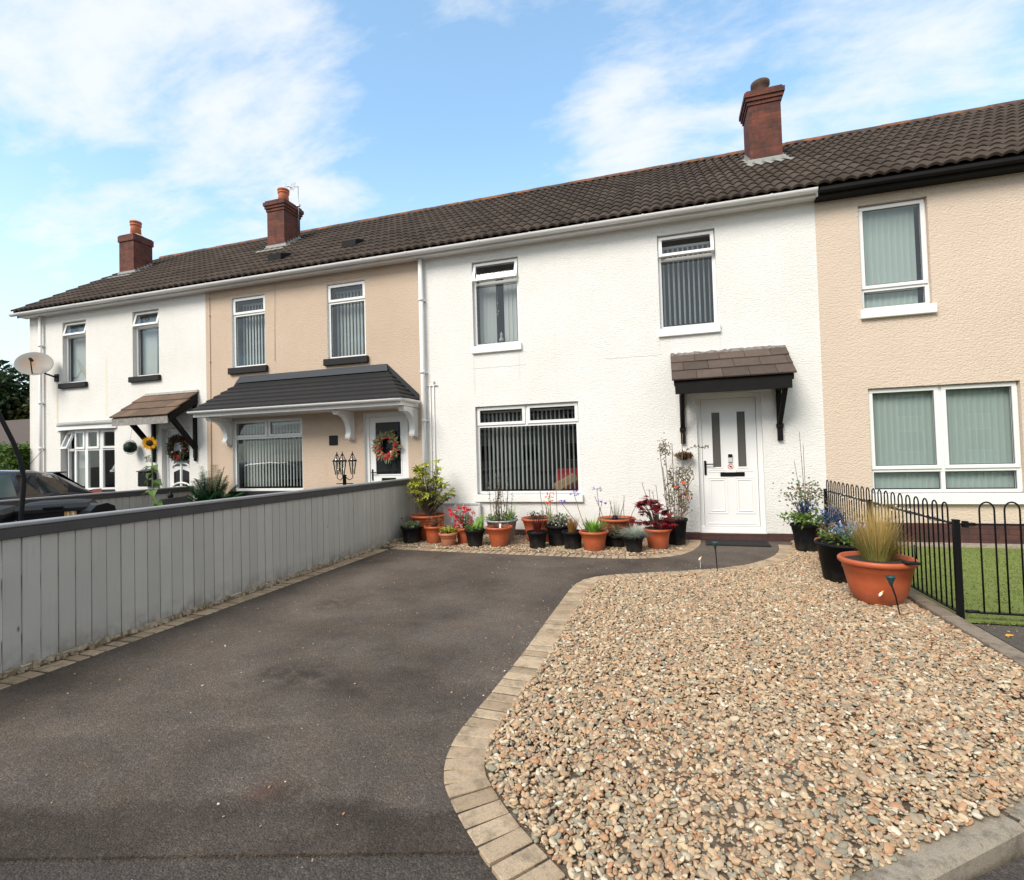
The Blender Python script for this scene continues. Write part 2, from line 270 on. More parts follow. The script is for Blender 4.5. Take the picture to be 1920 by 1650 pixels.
def tarmac(name, dark, light, tint):
    m, t, b = new_mat(name); co = obco(t)
    big = nz(t, co, .75, 7, .62); med = nz(t, co, 3.2, 5, .6); fine = nz(t, co, 210, 3, .7)
    c = mixc(t, mp(t, big, .36, .64), dark, light)
    c = mixc(t, mp(t, med, .42, .72, 0, .6), c, tint)
    sx_ = t.nodes.new('ShaderNodeSeparateXYZ'); t.links.new(co, sx_.inputs[0]); X_, Y_ = sx_.outputs[0], sx_.outputs[1]
    wob = mth(t, 'MULTIPLY', mth(t, 'SUBTRACT', nz(t, co, 1.3, 5, .7), .5), .5)
    def along(k, c0): return mth(t, 'ADD', mth(t, 'SUBTRACT', mth(t, 'SUBTRACT', Y_, mth(t, 'MULTIPLY', X_, k)), c0), wob)
    patch = mth(t, 'MULTIPLY', mp(t, along(.27, -6.36), -.05, .04, 1, 0), mp(t, nz(t, co, 2.2, 5, .7), .3, .6, .35, .9))
    c = mixc(t, patch, c, mixc(t, 1., dark, (.72, .68, .64), 'MULTIPLY'))
    for (k, c0, w_, am) in ((.30, -5.62, .05, .5), (.31, -5.15, .035, .3), (.1, -4.3, .06, .2)):
        ln = mth(t, 'ABSOLUTE', along(k, c0), 0); c = mixc(t, mth(t, 'MULTIPLY', mp(t, ln, 0, w_*2, am, 0), mp(t, nz(t, co, 2.6, 5, .7), .42, .62)), c, (.20, .165, .13))
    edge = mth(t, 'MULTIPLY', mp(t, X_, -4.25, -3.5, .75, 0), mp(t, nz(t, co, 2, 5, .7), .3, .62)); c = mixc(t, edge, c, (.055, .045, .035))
    v2 = t.nodes.new('ShaderNodeTexVoronoi'); v2.inputs['Scale'].default_value = 105; t.links.new(co, v2.inputs['Vector'])
    s2 = t.nodes.new('ShaderNodeSeparateColor'); t.links.new(v2.outputs['Color'], s2.inputs[0])
    c = mixc(t, 1., c, ramp(t, s2.outputs[0], [(0, (.74, .73, .72)), (.45, (.95, .95, .95)), (.85, (1.1, 1.08, 1.05)), (1, (1.55, 1.5, 1.42))]), 'MULTIPLY')
    c = mixc(t, mp(t, fine, .36, .68, 0, 1), mixc(t, 1., c, (.6, .6, .6), 'MULTIPLY'), mixc(t, 1., c, (1.45, 1.42, 1.4), 'MULTIPLY'))
    # oil and rust stains with a shape of their own
    for (x, y, r, colr, amt) in ((-2.36, -5.70, .34, (.03, .02, .013), .75), (-2.62, -5.72, .2, (.035, .023, .015), .6), (-2.0, -5.75, .22, (.035, .023, .015), .6), (-3.2, -4.2, .4, (.04, .03, .022), .6), (-1.9, -3.4, .5, (.045, .035, .028), .5), (-1.74, -6.74, .13, (.10, .045, .03), .6), (-1.62, -6.72, .10, (.045, .025, .016), .7)):
        d = t.nodes.new('ShaderNodeVectorMath'); d.operation = 'DISTANCE'; d.inputs[1].default_value = (x, y, 0); t.links.new(co, d.inputs[0])
        c = mixc(t, mth(t, 'MULTIPLY', mp(t, d.outputs['Value'], r*.2, r, 1, 0), mp(t, nz(t, co, 7, 6, .75), .36, .56, 0, amt)), c, colr)
    t.links.new(c, b.inputs['Base Color']); b.inputs['Roughness'].default_value = .85; b.inputs['Specular IOR Level'].default_value = .3
    bump(t, b, mth(t, 'ADD', mth(t, 'ADD', fine, mth(t, 'MULTIPLY', mp(t, v2.outputs['Distance'], 0, .6, 1, 0), .7)), mth(t, 'MULTIPLY', nz(t, co, 70, 3), 1.2)), .9, .007); return m
M_['tarmac'] = tarmac('driveway_tarmac', (.066, .053, .044), (.165, .138, .117), (.14, .107, .079))
M_['tarmac2'] = tarmac('road_tarmac', (.085, .075, .067), (.13, .115, .10), (.15, .125, .10))
def paver_mat(name, c1, c2, moss):
    m, t, b = new_mat(name); co = obco(t)
    c = mixc(t, isl(t), c1, c2)
    c = mixc(t, mp(t, nz(t, co, 220, 3, .7), .3, .7), mixc(t, 1., c, (.72, .7, .68), 'MULTIPLY'), mixc(t, 1., c, (1.3, 1.28, 1.25), 'MULTIPLY'))
    c = mixc(t, mp(t, nz(t, co, 9, 6, .75), .48, .66, 0, .75), c, moss)
    c = mixc(t, mp(t, nz(t, co, 45, 4, .7), .58, .7, 0, .5), c, moss)
    t.links.new(c, b.inputs['Base Color']); b.inputs['Roughness'].default_value = .9
    bump(t, b, nz(t, co, 160, 4, .7), .7, .004); return m
M_['paver'] = paver_mat('sandy_block_paver', (.33, .245, .16), (.48, .37, .255), (.17, .13, .085))
M_['concrete'] = paver_mat('weathered_concrete', (.30, .26, .205), (.40, .35, .28), (.09, .075, .05))
M_['brown_concrete'] = paver_mat('dirty_brown_concrete', (.20, .16, .12), (.30, .245, .19), (.08, .06, .04))
M_['rubble'] = paver_mat('broken_concrete_footing', (.28, .22, .15), (.40, .34, .26), (.10, .085, .05))
M_['grass_ground'] = simple('lawn_ground', (.15, .185, .042), .95, .3, 1.2, bs=(120, .5, .006))
M_['grit'] = simple('gravel_bedding', (.15, .11, .075), .95, .6, 60, bs=(90, 1, .02))
def pebble_mat():
    m, t, b = new_mat('mixed_pebble'); a = t.nodes.new('ShaderNodeAttribute'); a.attribute_type = 'INSTANCER'; a.attribute_name = 'tint'
    cs = [(.50, .34, .20), (.60, .46, .30), (.42, .30, .20), (.64, .54, .40), (.55, .31, .17), (.48, .38, .27), (.33, .29, .23), (.63, .43, .26), (.42, .28, .18), (.54, .43, .30), (.31, .31, .25), (.52, .27, .15), (.74, .69, .58), (.46, .34, .23), (.58, .40, .25), (.39, .32, .24), (.67, .52, .34)]
    c = ramp(t, a.outputs['Fac'], [(i/len(cs), x) for i, x in enumerate(cs)], 'CONSTANT')
    co = obco(t)
    c = mixc(t, mp(t, nz(t, co, 3, 4, .7), .4, .75, 0, .4), c, mixc(t, 1., c, (.6, .55, .5), 'MULTIPLY'))
    hs = t.nodes.new('ShaderNodeHueSaturation'); hs.inputs['Saturation'].default_value = .93; t.links.new(c, hs.inputs['Color']); c = mixc(t, 1., hs.outputs[0], (.885, .85, .775), 'MULTIPLY'); t.links.new(c, b.inputs['Base Color']); b.inputs['Roughness'].default_value = .6; b.inputs['Specular IOR Level'].default_value = .35
    bump(t, b, nz(t, co, 6, 3), .25, .1); return m
M_['pebble'] = pebble_mat()

# ------------------------------------------------------------------ mesh building
def world_loc(o):
    v = Vector((0, 0, 0))
    while o is not None: v = v + o.location; o = o.parent
    return v
class MB:
    def __init__(s): s.v = []; s.f = []; s.m = []; s.sm = []; s.cur = 0; s.smooth = False
    def face(s, idx): s.f.append(tuple(idx)); s.m.append(s.cur); s.sm.append(s.smooth)
    def add(s, vs, fs, T=None):
        o = len(s.v)
        if T is not None: vs = [T @ Vector(p) for p in vs]
        s.v.extend([tuple(p) for p in vs])
        for f in fs: s.face([i+o for i in f])
        return s
    def box(s, x0, x1, y0, y1, z0, z1, T=None, bev=0.0):
        if x1 < x0: x0, x1 = x1, x0
        if y1 < y0: y0, y1 = y1, y0
        if z1 < z0: z0, z1 = z1, z0
        if bev <= 0 or min(x1-x0, y1-y0, z1-z0) < 2.2*bev:
            vs = [(x, y, z) for z in (z0, z1) for y in (y0, y1) for x in (x0, x1)]
            fs = [(0, 2, 3, 1), (4, 5, 7, 6), (0, 1, 5, 4), (2, 6, 7, 3), (0, 4, 6, 2), (1, 3, 7, 5)]
            return s.add(vs, fs, T)
        c = ((x0+x1)/2, (y0+y1)/2, (z0+z1)/2); h = ((x1-x0)/2, (y1-y0)/2, (z1-z0)/2)
        vs = []; ix = {}
        for sx in (-1, 1):
            for sy in (-1, 1):
                for sz in (-1, 1):
                    for a in range(3):
                        p = [c[k]+(sx, sy, sz)[k]*(h[k]-(0 if k == a else bev)) for k in range(3)]
                        ix[(sx, sy, sz, a)] = len(vs); vs.append(p)
        fs = []
        for a in range(3):
            b_, c_ = (a+1) % 3, (a+2) % 3
            for sg in (-1, 1):
                q = []
                for (p, r) in ((-1, -1), (1, -1), (1, 1), (-1, 1)):
                    k = [0, 0, 0]; k[a] = sg; k[b_] = p; k[c_] = r; q.append(ix[(*k, a)])
                fs.append(q if sg > 0 else q[::-1])
        for a in range(3):   # edges parallel to a
            b_, c_ = (a+1) % 3, (a+2) % 3
            for p in (-1, 1):
                for r in (-1, 1):
                    q = []
                    for (sg, t) in ((-1, b_), (1, b_), (1, c_), (-1, c_)):
                        k = [0, 0, 0]; k[a] = sg; k[b_] = p; k[c_] = r; q.append(ix[(*k, t)])
                    fs.append(q if p*r > 0 else q[::-1])
        for sx in (-1, 1):
            for sy in (-1, 1):
                for sz in (-1, 1):
                    q = [ix[(sx, sy, sz, a)] for a in range(3)]
                    fs.append(q if sx*sy*sz > 0 else q[::-1])
        return s.add(vs, fs, T)
    def quad(s, a, b, c, d): return s.add([a, b, c, d], [(0, 1, 2, 3)])
    def prism(s, poly, ax, lo, hi):
        """poly: 2-D points in the plane across axis ax; extruded lo..hi along it"""
        def P(u, v, w): return {'x': (w, u, v), 'y': (u, w, v), 'z': (u, v, w)}[ax]
        n = len(poly); vs = [P(u, v, lo) for u, v in poly]+[P(u, v, hi) for u, v in poly]
        fs = [tuple(range(n))[::-1], tuple(range(n, 2*n))]+[(i, (i+1) % n, n+(i+1) % n, n+i) for i in range(n)]
        return s.add(vs, fs)
    def tube(s, pts, r, n=8, cap=True):
        pts = [Vector(p) for p in pts]; R = r if isinstance(r, (list, tuple)) else [r]*len(pts)
        o = len(s.v); prev = None; k = len(pts)
        for i, p in enumerate(pts):
            d = (pts[min(i+1, k-1)]-pts[max(i-1, 0)])
            if d.length < 1e-9: d = Vector((0, 0, 1))
            d.normalize()
            a = prev if prev is not None else (Vector((0, 0, 1)) if abs(d.z) < .9 else Vector((1, 0, 0)))
            u = (a-d*a.dot(d))
            if u.length < 1e-6: u = d.orthogonal()
            u.normalize(); w = d.cross(u); prev = u
            for j in range(n):
                t = 2*PI*j/n; q = p+(u*math.cos(t)+w*math.sin(t))*R[i]; s.v.append(tuple(q))
        sm = s.smooth; s.smooth = n > 4
        for i in range(k-1):
            for j in range(n): s.face((o+i*n+j, o+i*n+(j+1) % n, o+(i+1)*n+(j+1) % n, o+(i+1)*n+j))
        s.smooth = sm
        if cap: s.face([o+j for j in range(n)][::-1]); s.face([o+(k-1)*n+j for j in range(n)])
        return s
    def lathe(s, prof, c=(0, 0, 0), n=32, sx=1., sy=1., cap_b=True, T=None):
        o = len(s.v)
        for r, z in prof:
            for j in range(n):
                t = 2*PI*j/n; p = Vector((r*math.cos(t)*sx, r*math.sin(t)*sy, z))
                if T is not None: p = T @ p
                s.v.append((p.x+c[0], p.y+c[1], p.z+c[2]))
        sm = s.smooth; s.smooth = True
        for i in range(len(prof)-1):
            for j in range(n): s.face((o+i*n+j, o+i*n+(j+1) % n, o+(i+1)*n+(j+1) % n, o+(i+1)*n+j))
        s.smooth = sm
        if cap_b: s.face([o+j for j in range(n)][::-1]); s.face([o+(len(prof)-1)*n+j for j in range(n)])
        return s
    def leaf(s, p, d, nrm, l, w, fold=.15, droop=.15):
        p = Vector(p); d = Vector(d).normalized(); nrm = Vector(nrm); sd = d.cross(nrm)
        if sd.length < 1e-4: sd = d.orthogonal()
        sd.normalize(); n = sd.cross(d)
        mid = p+d*l*.45; tip = p+d*l-n*l*droop
        a = mid+sd*w/2+n*w*fold; b = mid-sd*w/2+n*w*fold
        return s.add([p, a, tip, b, mid], [(0, 4, 1), (4, 2, 1), (0, 3, 4), (4, 3, 2)])
    def blade(s, p, d, l, w, droop=.5, n=4, side=None):
        p = Vector(p); d = Vector(d).normalized(); sd = side or d.cross(Vector((0, 0, 1)))
        if sd.length < 1e-3: sd = Vector((1, 0, 0))
        sd = sd.normalized(); o = len(s.v); h = Vector((d.x, d.y, 0))
        for i in range(n+1):
            t = i/n; q = p+d*l*t+(h*.5-Vector((0, 0, 1)))*droop*l*t*t*.6; ww = w*(1-t**1.6)*.5+w*.03
            s.v.append(tuple(q+sd*ww)); s.v.append(tuple(q-sd*ww))
        for i in range(n): s.face((o+2*i, o+2*i+1, o+2*i+3, o+2*i+2))
        return s
    def build(s, name, mat, parent=None, label=None, **k):
        me = bpy.data.meshes.new(name); off = world_loc(parent) if parent is not None else Vector((0, 0, 0))
        me.from_pydata([(a-off.x, b-off.y, c-off.z) for a, b, c in s.v], [], s.f)
        for m in (mat if isinstance(mat, (list, tuple)) else [mat]): me.materials.append(m)
        me.polygons.foreach_set('material_index', s.m); me.polygons.foreach_set('use_smooth', s.sm); me.update()
        o = bpy.data.objects.new(name, me); COL.objects.link(o)
        if parent is not None: o.parent = parent
        if label: o['label'] = label
        for a, b in k.items(): o[a] = b
        return o
def thing(name, label, cat, loc, group=None):
    o = bpy.data.objects.new(name, None); o.location = loc; o.empty_display_size = .1; COL.objects.link(o)
    o['label'] = label; o['category'] = cat
    if group: o['group'] = group
    return o
def single(o, label, cat, group=None):
    o['label'] = label; o['category'] = cat
    if group: o['group'] = group
    return o
def struct(o, kind='structure'): o['kind'] = kind; return o
rnd = random.Random(7)

# ------------------------------------------------------------------ ground
g = MB(); g.quad((-400, -400, -.14), (400, -400, -.14), (400, 400, -.14), (-400, 400, -.14)); struct(g.build('ground', M_['tarmac2']))
def poly_sheet(name, pts, mat, z=0.0, depth=0.0):
    b = MB(); zs = z if callable(z) else (lambda x, y: z)
    n = len(pts); b.add([(x, y, zs(x, y)) for x, y in pts], [tuple(range(n))])
    if depth: b.add([(x, y, zs(x, y)) for x, y in pts]+[(x, y, zs(x, y)-depth) for x, y in pts], [(i, n+i, n+(i+1) % n, (i+1) % n) for i in range(n)])
    return struct(b.build(name, mat))
FRONT = [(-4.45, -8.0), (-2.42, -7.31), (-1.46, -7.04), (-.6, -6.80)]
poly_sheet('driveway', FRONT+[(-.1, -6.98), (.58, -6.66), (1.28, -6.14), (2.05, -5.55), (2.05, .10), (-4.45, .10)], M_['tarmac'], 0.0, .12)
poly_sheet('neighbouring_drive', [(-16, -9.5), (-4.452, -8.05), (-4.452, .10), (-30, .10), (-30, -9.5)], M_['tarmac2'], -.002, .1)
poly_sheet('back_garden_ground', [(-60, .1), (-15.3, .1), (-15.3, 40), (-60, 40)], M_['grass_ground'], -.02)
# pavement in front: nearly flush with the drive, dropping below the kerb on the right
b = MB(); edge = [(-16, -11.9, -.012), (-4.45, -8.0, -.012), (-2.42, -7.31, -.012), (-1.46, -7.04, -.012), (-.6, -6.80, -.012), (-.1, -6.98, -.02), (.60, -6.72, -.045), (1.30, -6.20, -.06), (2.1, -5.62, -.06), (4, -4.3, -.06), (9, -.8, -.06)]
n = len(edge); b.add(edge+[(x+2.0, y-5.0, z-.01) for x, y, z in edge], [(i, n+i, n+i+1, i+1) for i in range(n-1)]); struct(b.build('pavement', M_['tarmac2']))
poly_sheet('neighbour_path', [(2.30, -5.36), (2.30, -3.66), (9, -3.66), (9, -.9)], M_['tarmac2'], -.004, .12)
poly_sheet('lawn_ground', [(2.28, -3.66), (9, -3.66), (9, -.22), (2.28, -.22)], M_['grass_ground'], .004)
poly_sheet('house_base_strip', [(2.30, -.218), (9, -.218), (9, .1), (2.30, .1)], M_['concrete'], .03, .05)
# lawn blades
b = MB(); R = random.Random(3)
for i in range(30000):
    y = -.26-3.3*R.random()**.8; x = 2.34+(4.2)*R.random()
    a = R.random()*2*PI; h = .012+.018*R.random()
    d = Vector((math.cos(a)*.6, math.sin(a)*.6, 1)); b.blade((x, y, .004), d, h, .006, .5, 2)
for i in range(900):     # rough tufts under the railings
    x = 2.32+3*R.random(); y = -3.62-.05*R.random(); a = R.random()*2*PI; b.blade((x, y, .0), Vector((math.cos(a)*.8, math.sin(a)*.8, 1)), .03+.06*R.random(), .006, .8, 3)
struct(b.build('lawn_grass', L['grass']), 'stuff')

def smooth_path(pts, step):
    P = [np.array(p, float) for p in pts]; P = [2*P[0]-P[1]]+P+[2*P[-1]-P[-2]]; out = []
    for i in range(1, len(P)-2):
        for t in np.linspace(0, 1, 24, endpoint=False):
            out.append(.5*((2*P[i])+(-P[i-1]+P[i+1])*t+(2*P[i-1]-5*P[i]+4*P[i+1]-P[i+2])*t*t+(-P[i-1]+3*P[i]-3*P[i+1]+P[i+2])*t**3))
    out.append(P[-2]); out = np.array(out); L_ = np.r_[0, np.cumsum(np.hypot(*np.diff(out, axis=0).T))]
    n = int(L_[-1]/step); s = np.linspace(0, L_[-1], n+1)
    return np.c_[np.interp(s, L_, out[:, 0]), np.interp(s, L_, out[:, 1])]
def edging(pts, w, side, step=.098, z=.006, jit=.003):
    b = MB(); P = smooth_path(pts, step); inner = []
    for i in range(len(P)-1):
        a, c = P[i], P[i+1]; m = (a+c)/2; d = (c-a)/np.linalg.norm(c-a); nn = np.array([-d[1], d[0]])*side
        ang = math.atan2(nn[1], nn[0])+rnd.uniform(-.02, .02); ctr = m+nn*(w/2)
        T = Matrix.Translation((ctr[0], ctr[1], z+rnd.uniform(-jit, jit))) @ Matrix.Rotation(ang, 4, 'Z') @ Matrix.Rotation(rnd.uniform(-.012, .012), 4, 'X')
        g_ = rnd.uniform(.009, .018)
        b.box(-w/2, w/2, -step/2+g_/2, step/2-g_/2, -.06, .0, T, bev=.004); inner.append(m+nn*w)
    return b, np.array(inner), P
OUT = [(1.55, -.30), (1.47, -.75), (1.27, -1.27), (.91, -1.76), (.45, -2.08), (-.03, -2.30), (-.42, -2.45), (-.74, -2.62), (-.93, -2.86), (-1.0, -3.2), (-1.02, -4), (-1.035, -5), (-1.06, -5.66), (-1.08, -6.02), (-1.065, -6.28), (-1.0, -6.48), (-.9, -6.62), (-.74, -6.79), (-.56, -6.95), (-.38, -7.10), (-.18, -7.25)]
b, GIN, GOUT = edging(OUT, .19, 1); struct(b.build('gravel_edging', M_['paver']))
b, SIN, SOUT = edging([(-4.2, -1.44), (-3.4, -1.50), (-2.65, -1.55), (-1.45, -1.6), (-.7, -1.63), (-.3, -1.56), (.02, -1.40), (.26, -1.10), (.41, -.68), (.48, -.30), (.49, -.06)], .17, 1)
struct(b.build('planting_strip_edging', M_['paver']))
b, _, _ = edging([(-4.21, -1.47), (-4.22, -8.05)], .18, -1, z=.005, jit=.004); struct(b.build('fence_foot_edging', M_['paver']))
b = MB(); b.box(-4.455, -4.405, -8.0, -.02, -.05, .035)
for i in range(700):
    y = -8+7.95*rnd.random(); s_ = .008+.02*rnd.random()**2; T = Matrix.Translation((-4.40+.025*rnd.random(), y, .012+.025*rnd.random())) @ Euler((rnd.random()*6, rnd.random()*6, rnd.random()*6)).to_matrix().to_4x4()
    b.box(-s_, s_, -s_*.8, s_*.8, -s_*.6, s_*.6, T)
struct(b.build('fence_footing', M_['rubble']))
# dead moss and grass along the foot of the fence
b = MB()
for i in range(1500):
    y = -7.6+7.0*rnd.random(); a = rnd.random()*6.28
    if math.sin(y*5.1)+math.sin(y*2.3+1) < -.3: continue
    b.blade((-4.385+.05*(rnd.random()-.5), y, .01), Vector((math.cos(a), math.sin(a), .5+rnd.random()*.5)), .015+.03*rnd.random(), .004, .9, 2)
struct(b.build('fence_foot_moss', L['tan']), 'stuff')
# concrete edging beside the railings
b = MB(); yy = .0
while yy > -5.4:
    e = max(yy-.914, -5.42); b.box(2.095+rnd.uniform(-.003, .003), 2.225, e+.006, yy, -.08, .045+rnd.uniform(-.004, .004), bev=.008); yy -= .914
struct(b.build('side_edging', M_['brown_concrete']))
# front kerb
b = MB(); k0 = Vector((-.42, -7.06, 0)); pts = [(-.42, -7.36), (.0, -7.14), (.55, -6.735), (1.25, -6.187), (2.1, -5.45), (3.9, -4.1), (8.9, -.6)]
for (p, q) in zip(pts[:-1], pts[1:]):
    p, q = Vector(p), Vector(q); ln = (q-p).length; d = (q-p)/ln; ang = math.atan2(d.y, d.x); n_ = max(1, round(ln/.9))
    for i in range(n_):
        T = Matrix.Translation((p.x+d.x*ln*i/n_, p.y+d.y*ln*i/n_, 0)) @ Matrix.Rotation(ang, 4, 'Z')
        b.box(0.002, ln/n_-.004, -.01, .115, -.2, .006, T, bev=.018)
struct(b.build('kerb', M_['concrete']))

# ------------------------------------------------------------------ gravel (instanced pebbles)
def inside(P, poly):
    x, y = P[:, 0], P[:, 1]; r = np.zeros(len(P), bool); n = len(poly)
    for i in range(n):
        x0, y0 = poly[i]; x1, y1 = poly[(i+1) % n]
        c = ((y0 > y) != (y1 > y)) & (x < (x1-x0)*(y-y0)/(y1-y0+1e-12)+x0); r ^= c
    return r
def gravel(name, poly, dens, z0, zr, seed, size=(.0122, .005), label=None, extra=None, base=True):
    rs = np.random.RandomState(seed); poly = np.array(poly); lo, hi = poly.min(0), poly.max(0)
    N = int(dens*(hi-lo).prod()); P = lo+rs.rand(N, 2)*(hi-lo); P = P[inside(P, poly)]
    if extra is not None: P = np.r_[P, extra]
    n = len(P); a = np.clip(rs.normal(size[0], size[1], n), .0055, .03)
    big = rs.rand(n) < .03; a[big] *= 1.45
    scl = np.c_[a*1.12, a*rs.uniform(.6, .95, n), a*rs.uniform(.34, .6, n)]
    rot = np.c_[rs.normal(0, .36, n), rs.normal(0, .36, n), rs.rand(n)*6.283]
    mound = .012*np.sin(P[:, 0]*3.1+1)*np.sin(P[:, 1]*2.3)+.006*np.sin(P[:, 0]*9)*np.sin(P[:, 1]*8)
    z = z0+zr*rs.rand(n)+mound*(zr > .008)
    if extra is not None: z[-len(extra):] = .004; scl[-len(extra):] *= .6
    me = bpy.data.meshes.new(name); me.vertices.add(n); me.vertices.foreach_set('co', np.c_[P, z].ravel())
    for nm, ty, v in (('rot', 'FLOAT_VECTOR', rot), ('scl', 'FLOAT_VECTOR', scl), ('tint', 'FLOAT', rs.rand(n))):
        at = me.attributes.new(nm, ty, 'POINT'); at.data.foreach_set('vector' if ty != 'FLOAT' else 'value', v.astype(np.float32).ravel())
    o = bpy.data.objects.new(name, me); COL.objects.link(o); struct(o, 'stuff')
    ng = bpy.data.node_groups.new(name+'_scatter', 'GeometryNodeTree')
    ng.interface.new_socket('Geometry', in_out='INPUT', socket_type='NodeSocketGeometry'); ng.interface.new_socket('Geometry', in_out='OUTPUT', socket_type='NodeSocketGeometry')
    N_ = ng.nodes.new; gi, go = N_('NodeGroupInput'), N_('NodeGroupOutput'); inst = N_('GeometryNodeInstanceOnPoints'); ico = N_('GeometryNodeMeshIcoSphere')
    ico.inputs['Radius'].default_value = 1; ico.inputs['Subdivisions'].default_value = 2
    spn = N_('GeometryNodeSetPosition'); no = N_('ShaderNodeTexNoise'); no.inputs['Scale'].default_value = 1.1; no.inputs['Detail'].default_value = 1
    sub = N_('ShaderNodeVectorMath'); sub.operation = 'SUBTRACT'; sub.inputs[1].default_value = (.5, .5, .5); scn = N_('ShaderNodeVectorMath'); scn.operation = 'SCALE'; scn.inputs['Scale'].default_value = .9
    ss = N_('GeometryNodeSetShadeSmooth'); sm = N_('GeometryNodeSetMaterial'); sm.inputs['Material'].default_value = M_['pebble']
    ra = N_('GeometryNodeInputNamedAttribute'); ra.data_type = 'FLOAT_VECTOR'; ra.inputs['Name'].default_value = 'rot'
    sa = N_('GeometryNodeInputNamedAttribute'); sa.data_type = 'FLOAT_VECTOR'; sa.inputs['Name'].default_value = 'scl'
    er = N_('FunctionNodeEulerToRotation'); lk = ng.links.new
    lk(no.outputs['Color'], sub.inputs[0]); lk(sub.outputs[0], scn.inputs[0]); lk(scn.outputs[0], spn.inputs['Offset'])
    lk(ico.outputs['Mesh'], spn.inputs[0]); lk(spn.outputs[0], ss.inputs[0]); lk(ss.outputs[0], sm.inputs[0]); lk(sm.outputs[0], inst.inputs['Instance'])
    lk(gi.outputs[0], inst.inputs['Points']); lk(ra.outputs[0], er.inputs[0]); lk(er.outputs[0], inst.inputs['Rotation']); lk(sa.outputs[0], inst.inputs['Scale']); lk(inst.outputs[0], go.inputs[0])
    md = o.modifiers.new('scatter', 'NODES'); md.node_group = ng
    return o
GP = [tuple(p) for p in GIN]+[(.02, -7.08), (.495, -6.675), (1.205, -6.135), (2.05, -5.42), (2.085, -4.9), (2.085, -.05), (1.78, -.05)]
GP[0] = (1.75, -.3)
gravel('gravel_bed', GP, 5600, .004, .021, 5, size=(.0106, .0042))
rs = np.random.RandomState(9)
poly_sheet('gravel_bedding', [tuple(p) for p in GIN]+[(.02, -7.16), (.56, -6.72), (1.23, -6.14), (2.06, -5.43), (2.09, -4.9), (2.09, .05), (1.75, .05)], M_['grit'], .003)
SP = [tuple(p) for p in SIN]+[(.32, -.04), (-4.38, -.04), (-4.38, -1.3)]
gravel('planting_strip_gravel', SP, 2600, .0, .02, 6)
poly_sheet('planting_strip_bedding', SP, M_['grit'], .003)
# strays on the drive and chippings on the paths
st = np.c_[rs.uniform(-4.1, -1.05, 260), rs.uniform(-7.6, -1.7, 260)]
st = np.r_[st, np.c_[rs.uniform(-1.05, .5, 40), rs.uniform(-2.3, -1.7, 40)], np.c_[rs.uniform(-1.2, -.95, 80), rs.uniform(-6.6, -2.9, 80)], np.c_[rs.uniform(2.3, 3.2, 160), rs.uniform(-4.6, -3.7, 160)], np.c_[rs.uniform(-1.5, 1.4, 120), rs.uniform(-7.6, -7.0, 120)]]
gravel('stray_pebbles', [(-1.2, -7.6), (-.9, -7.6), (-.9, -7.2), (-1.2, -7.2)], 60, .0, .004, 12, size=(.007, .003), extra=st)

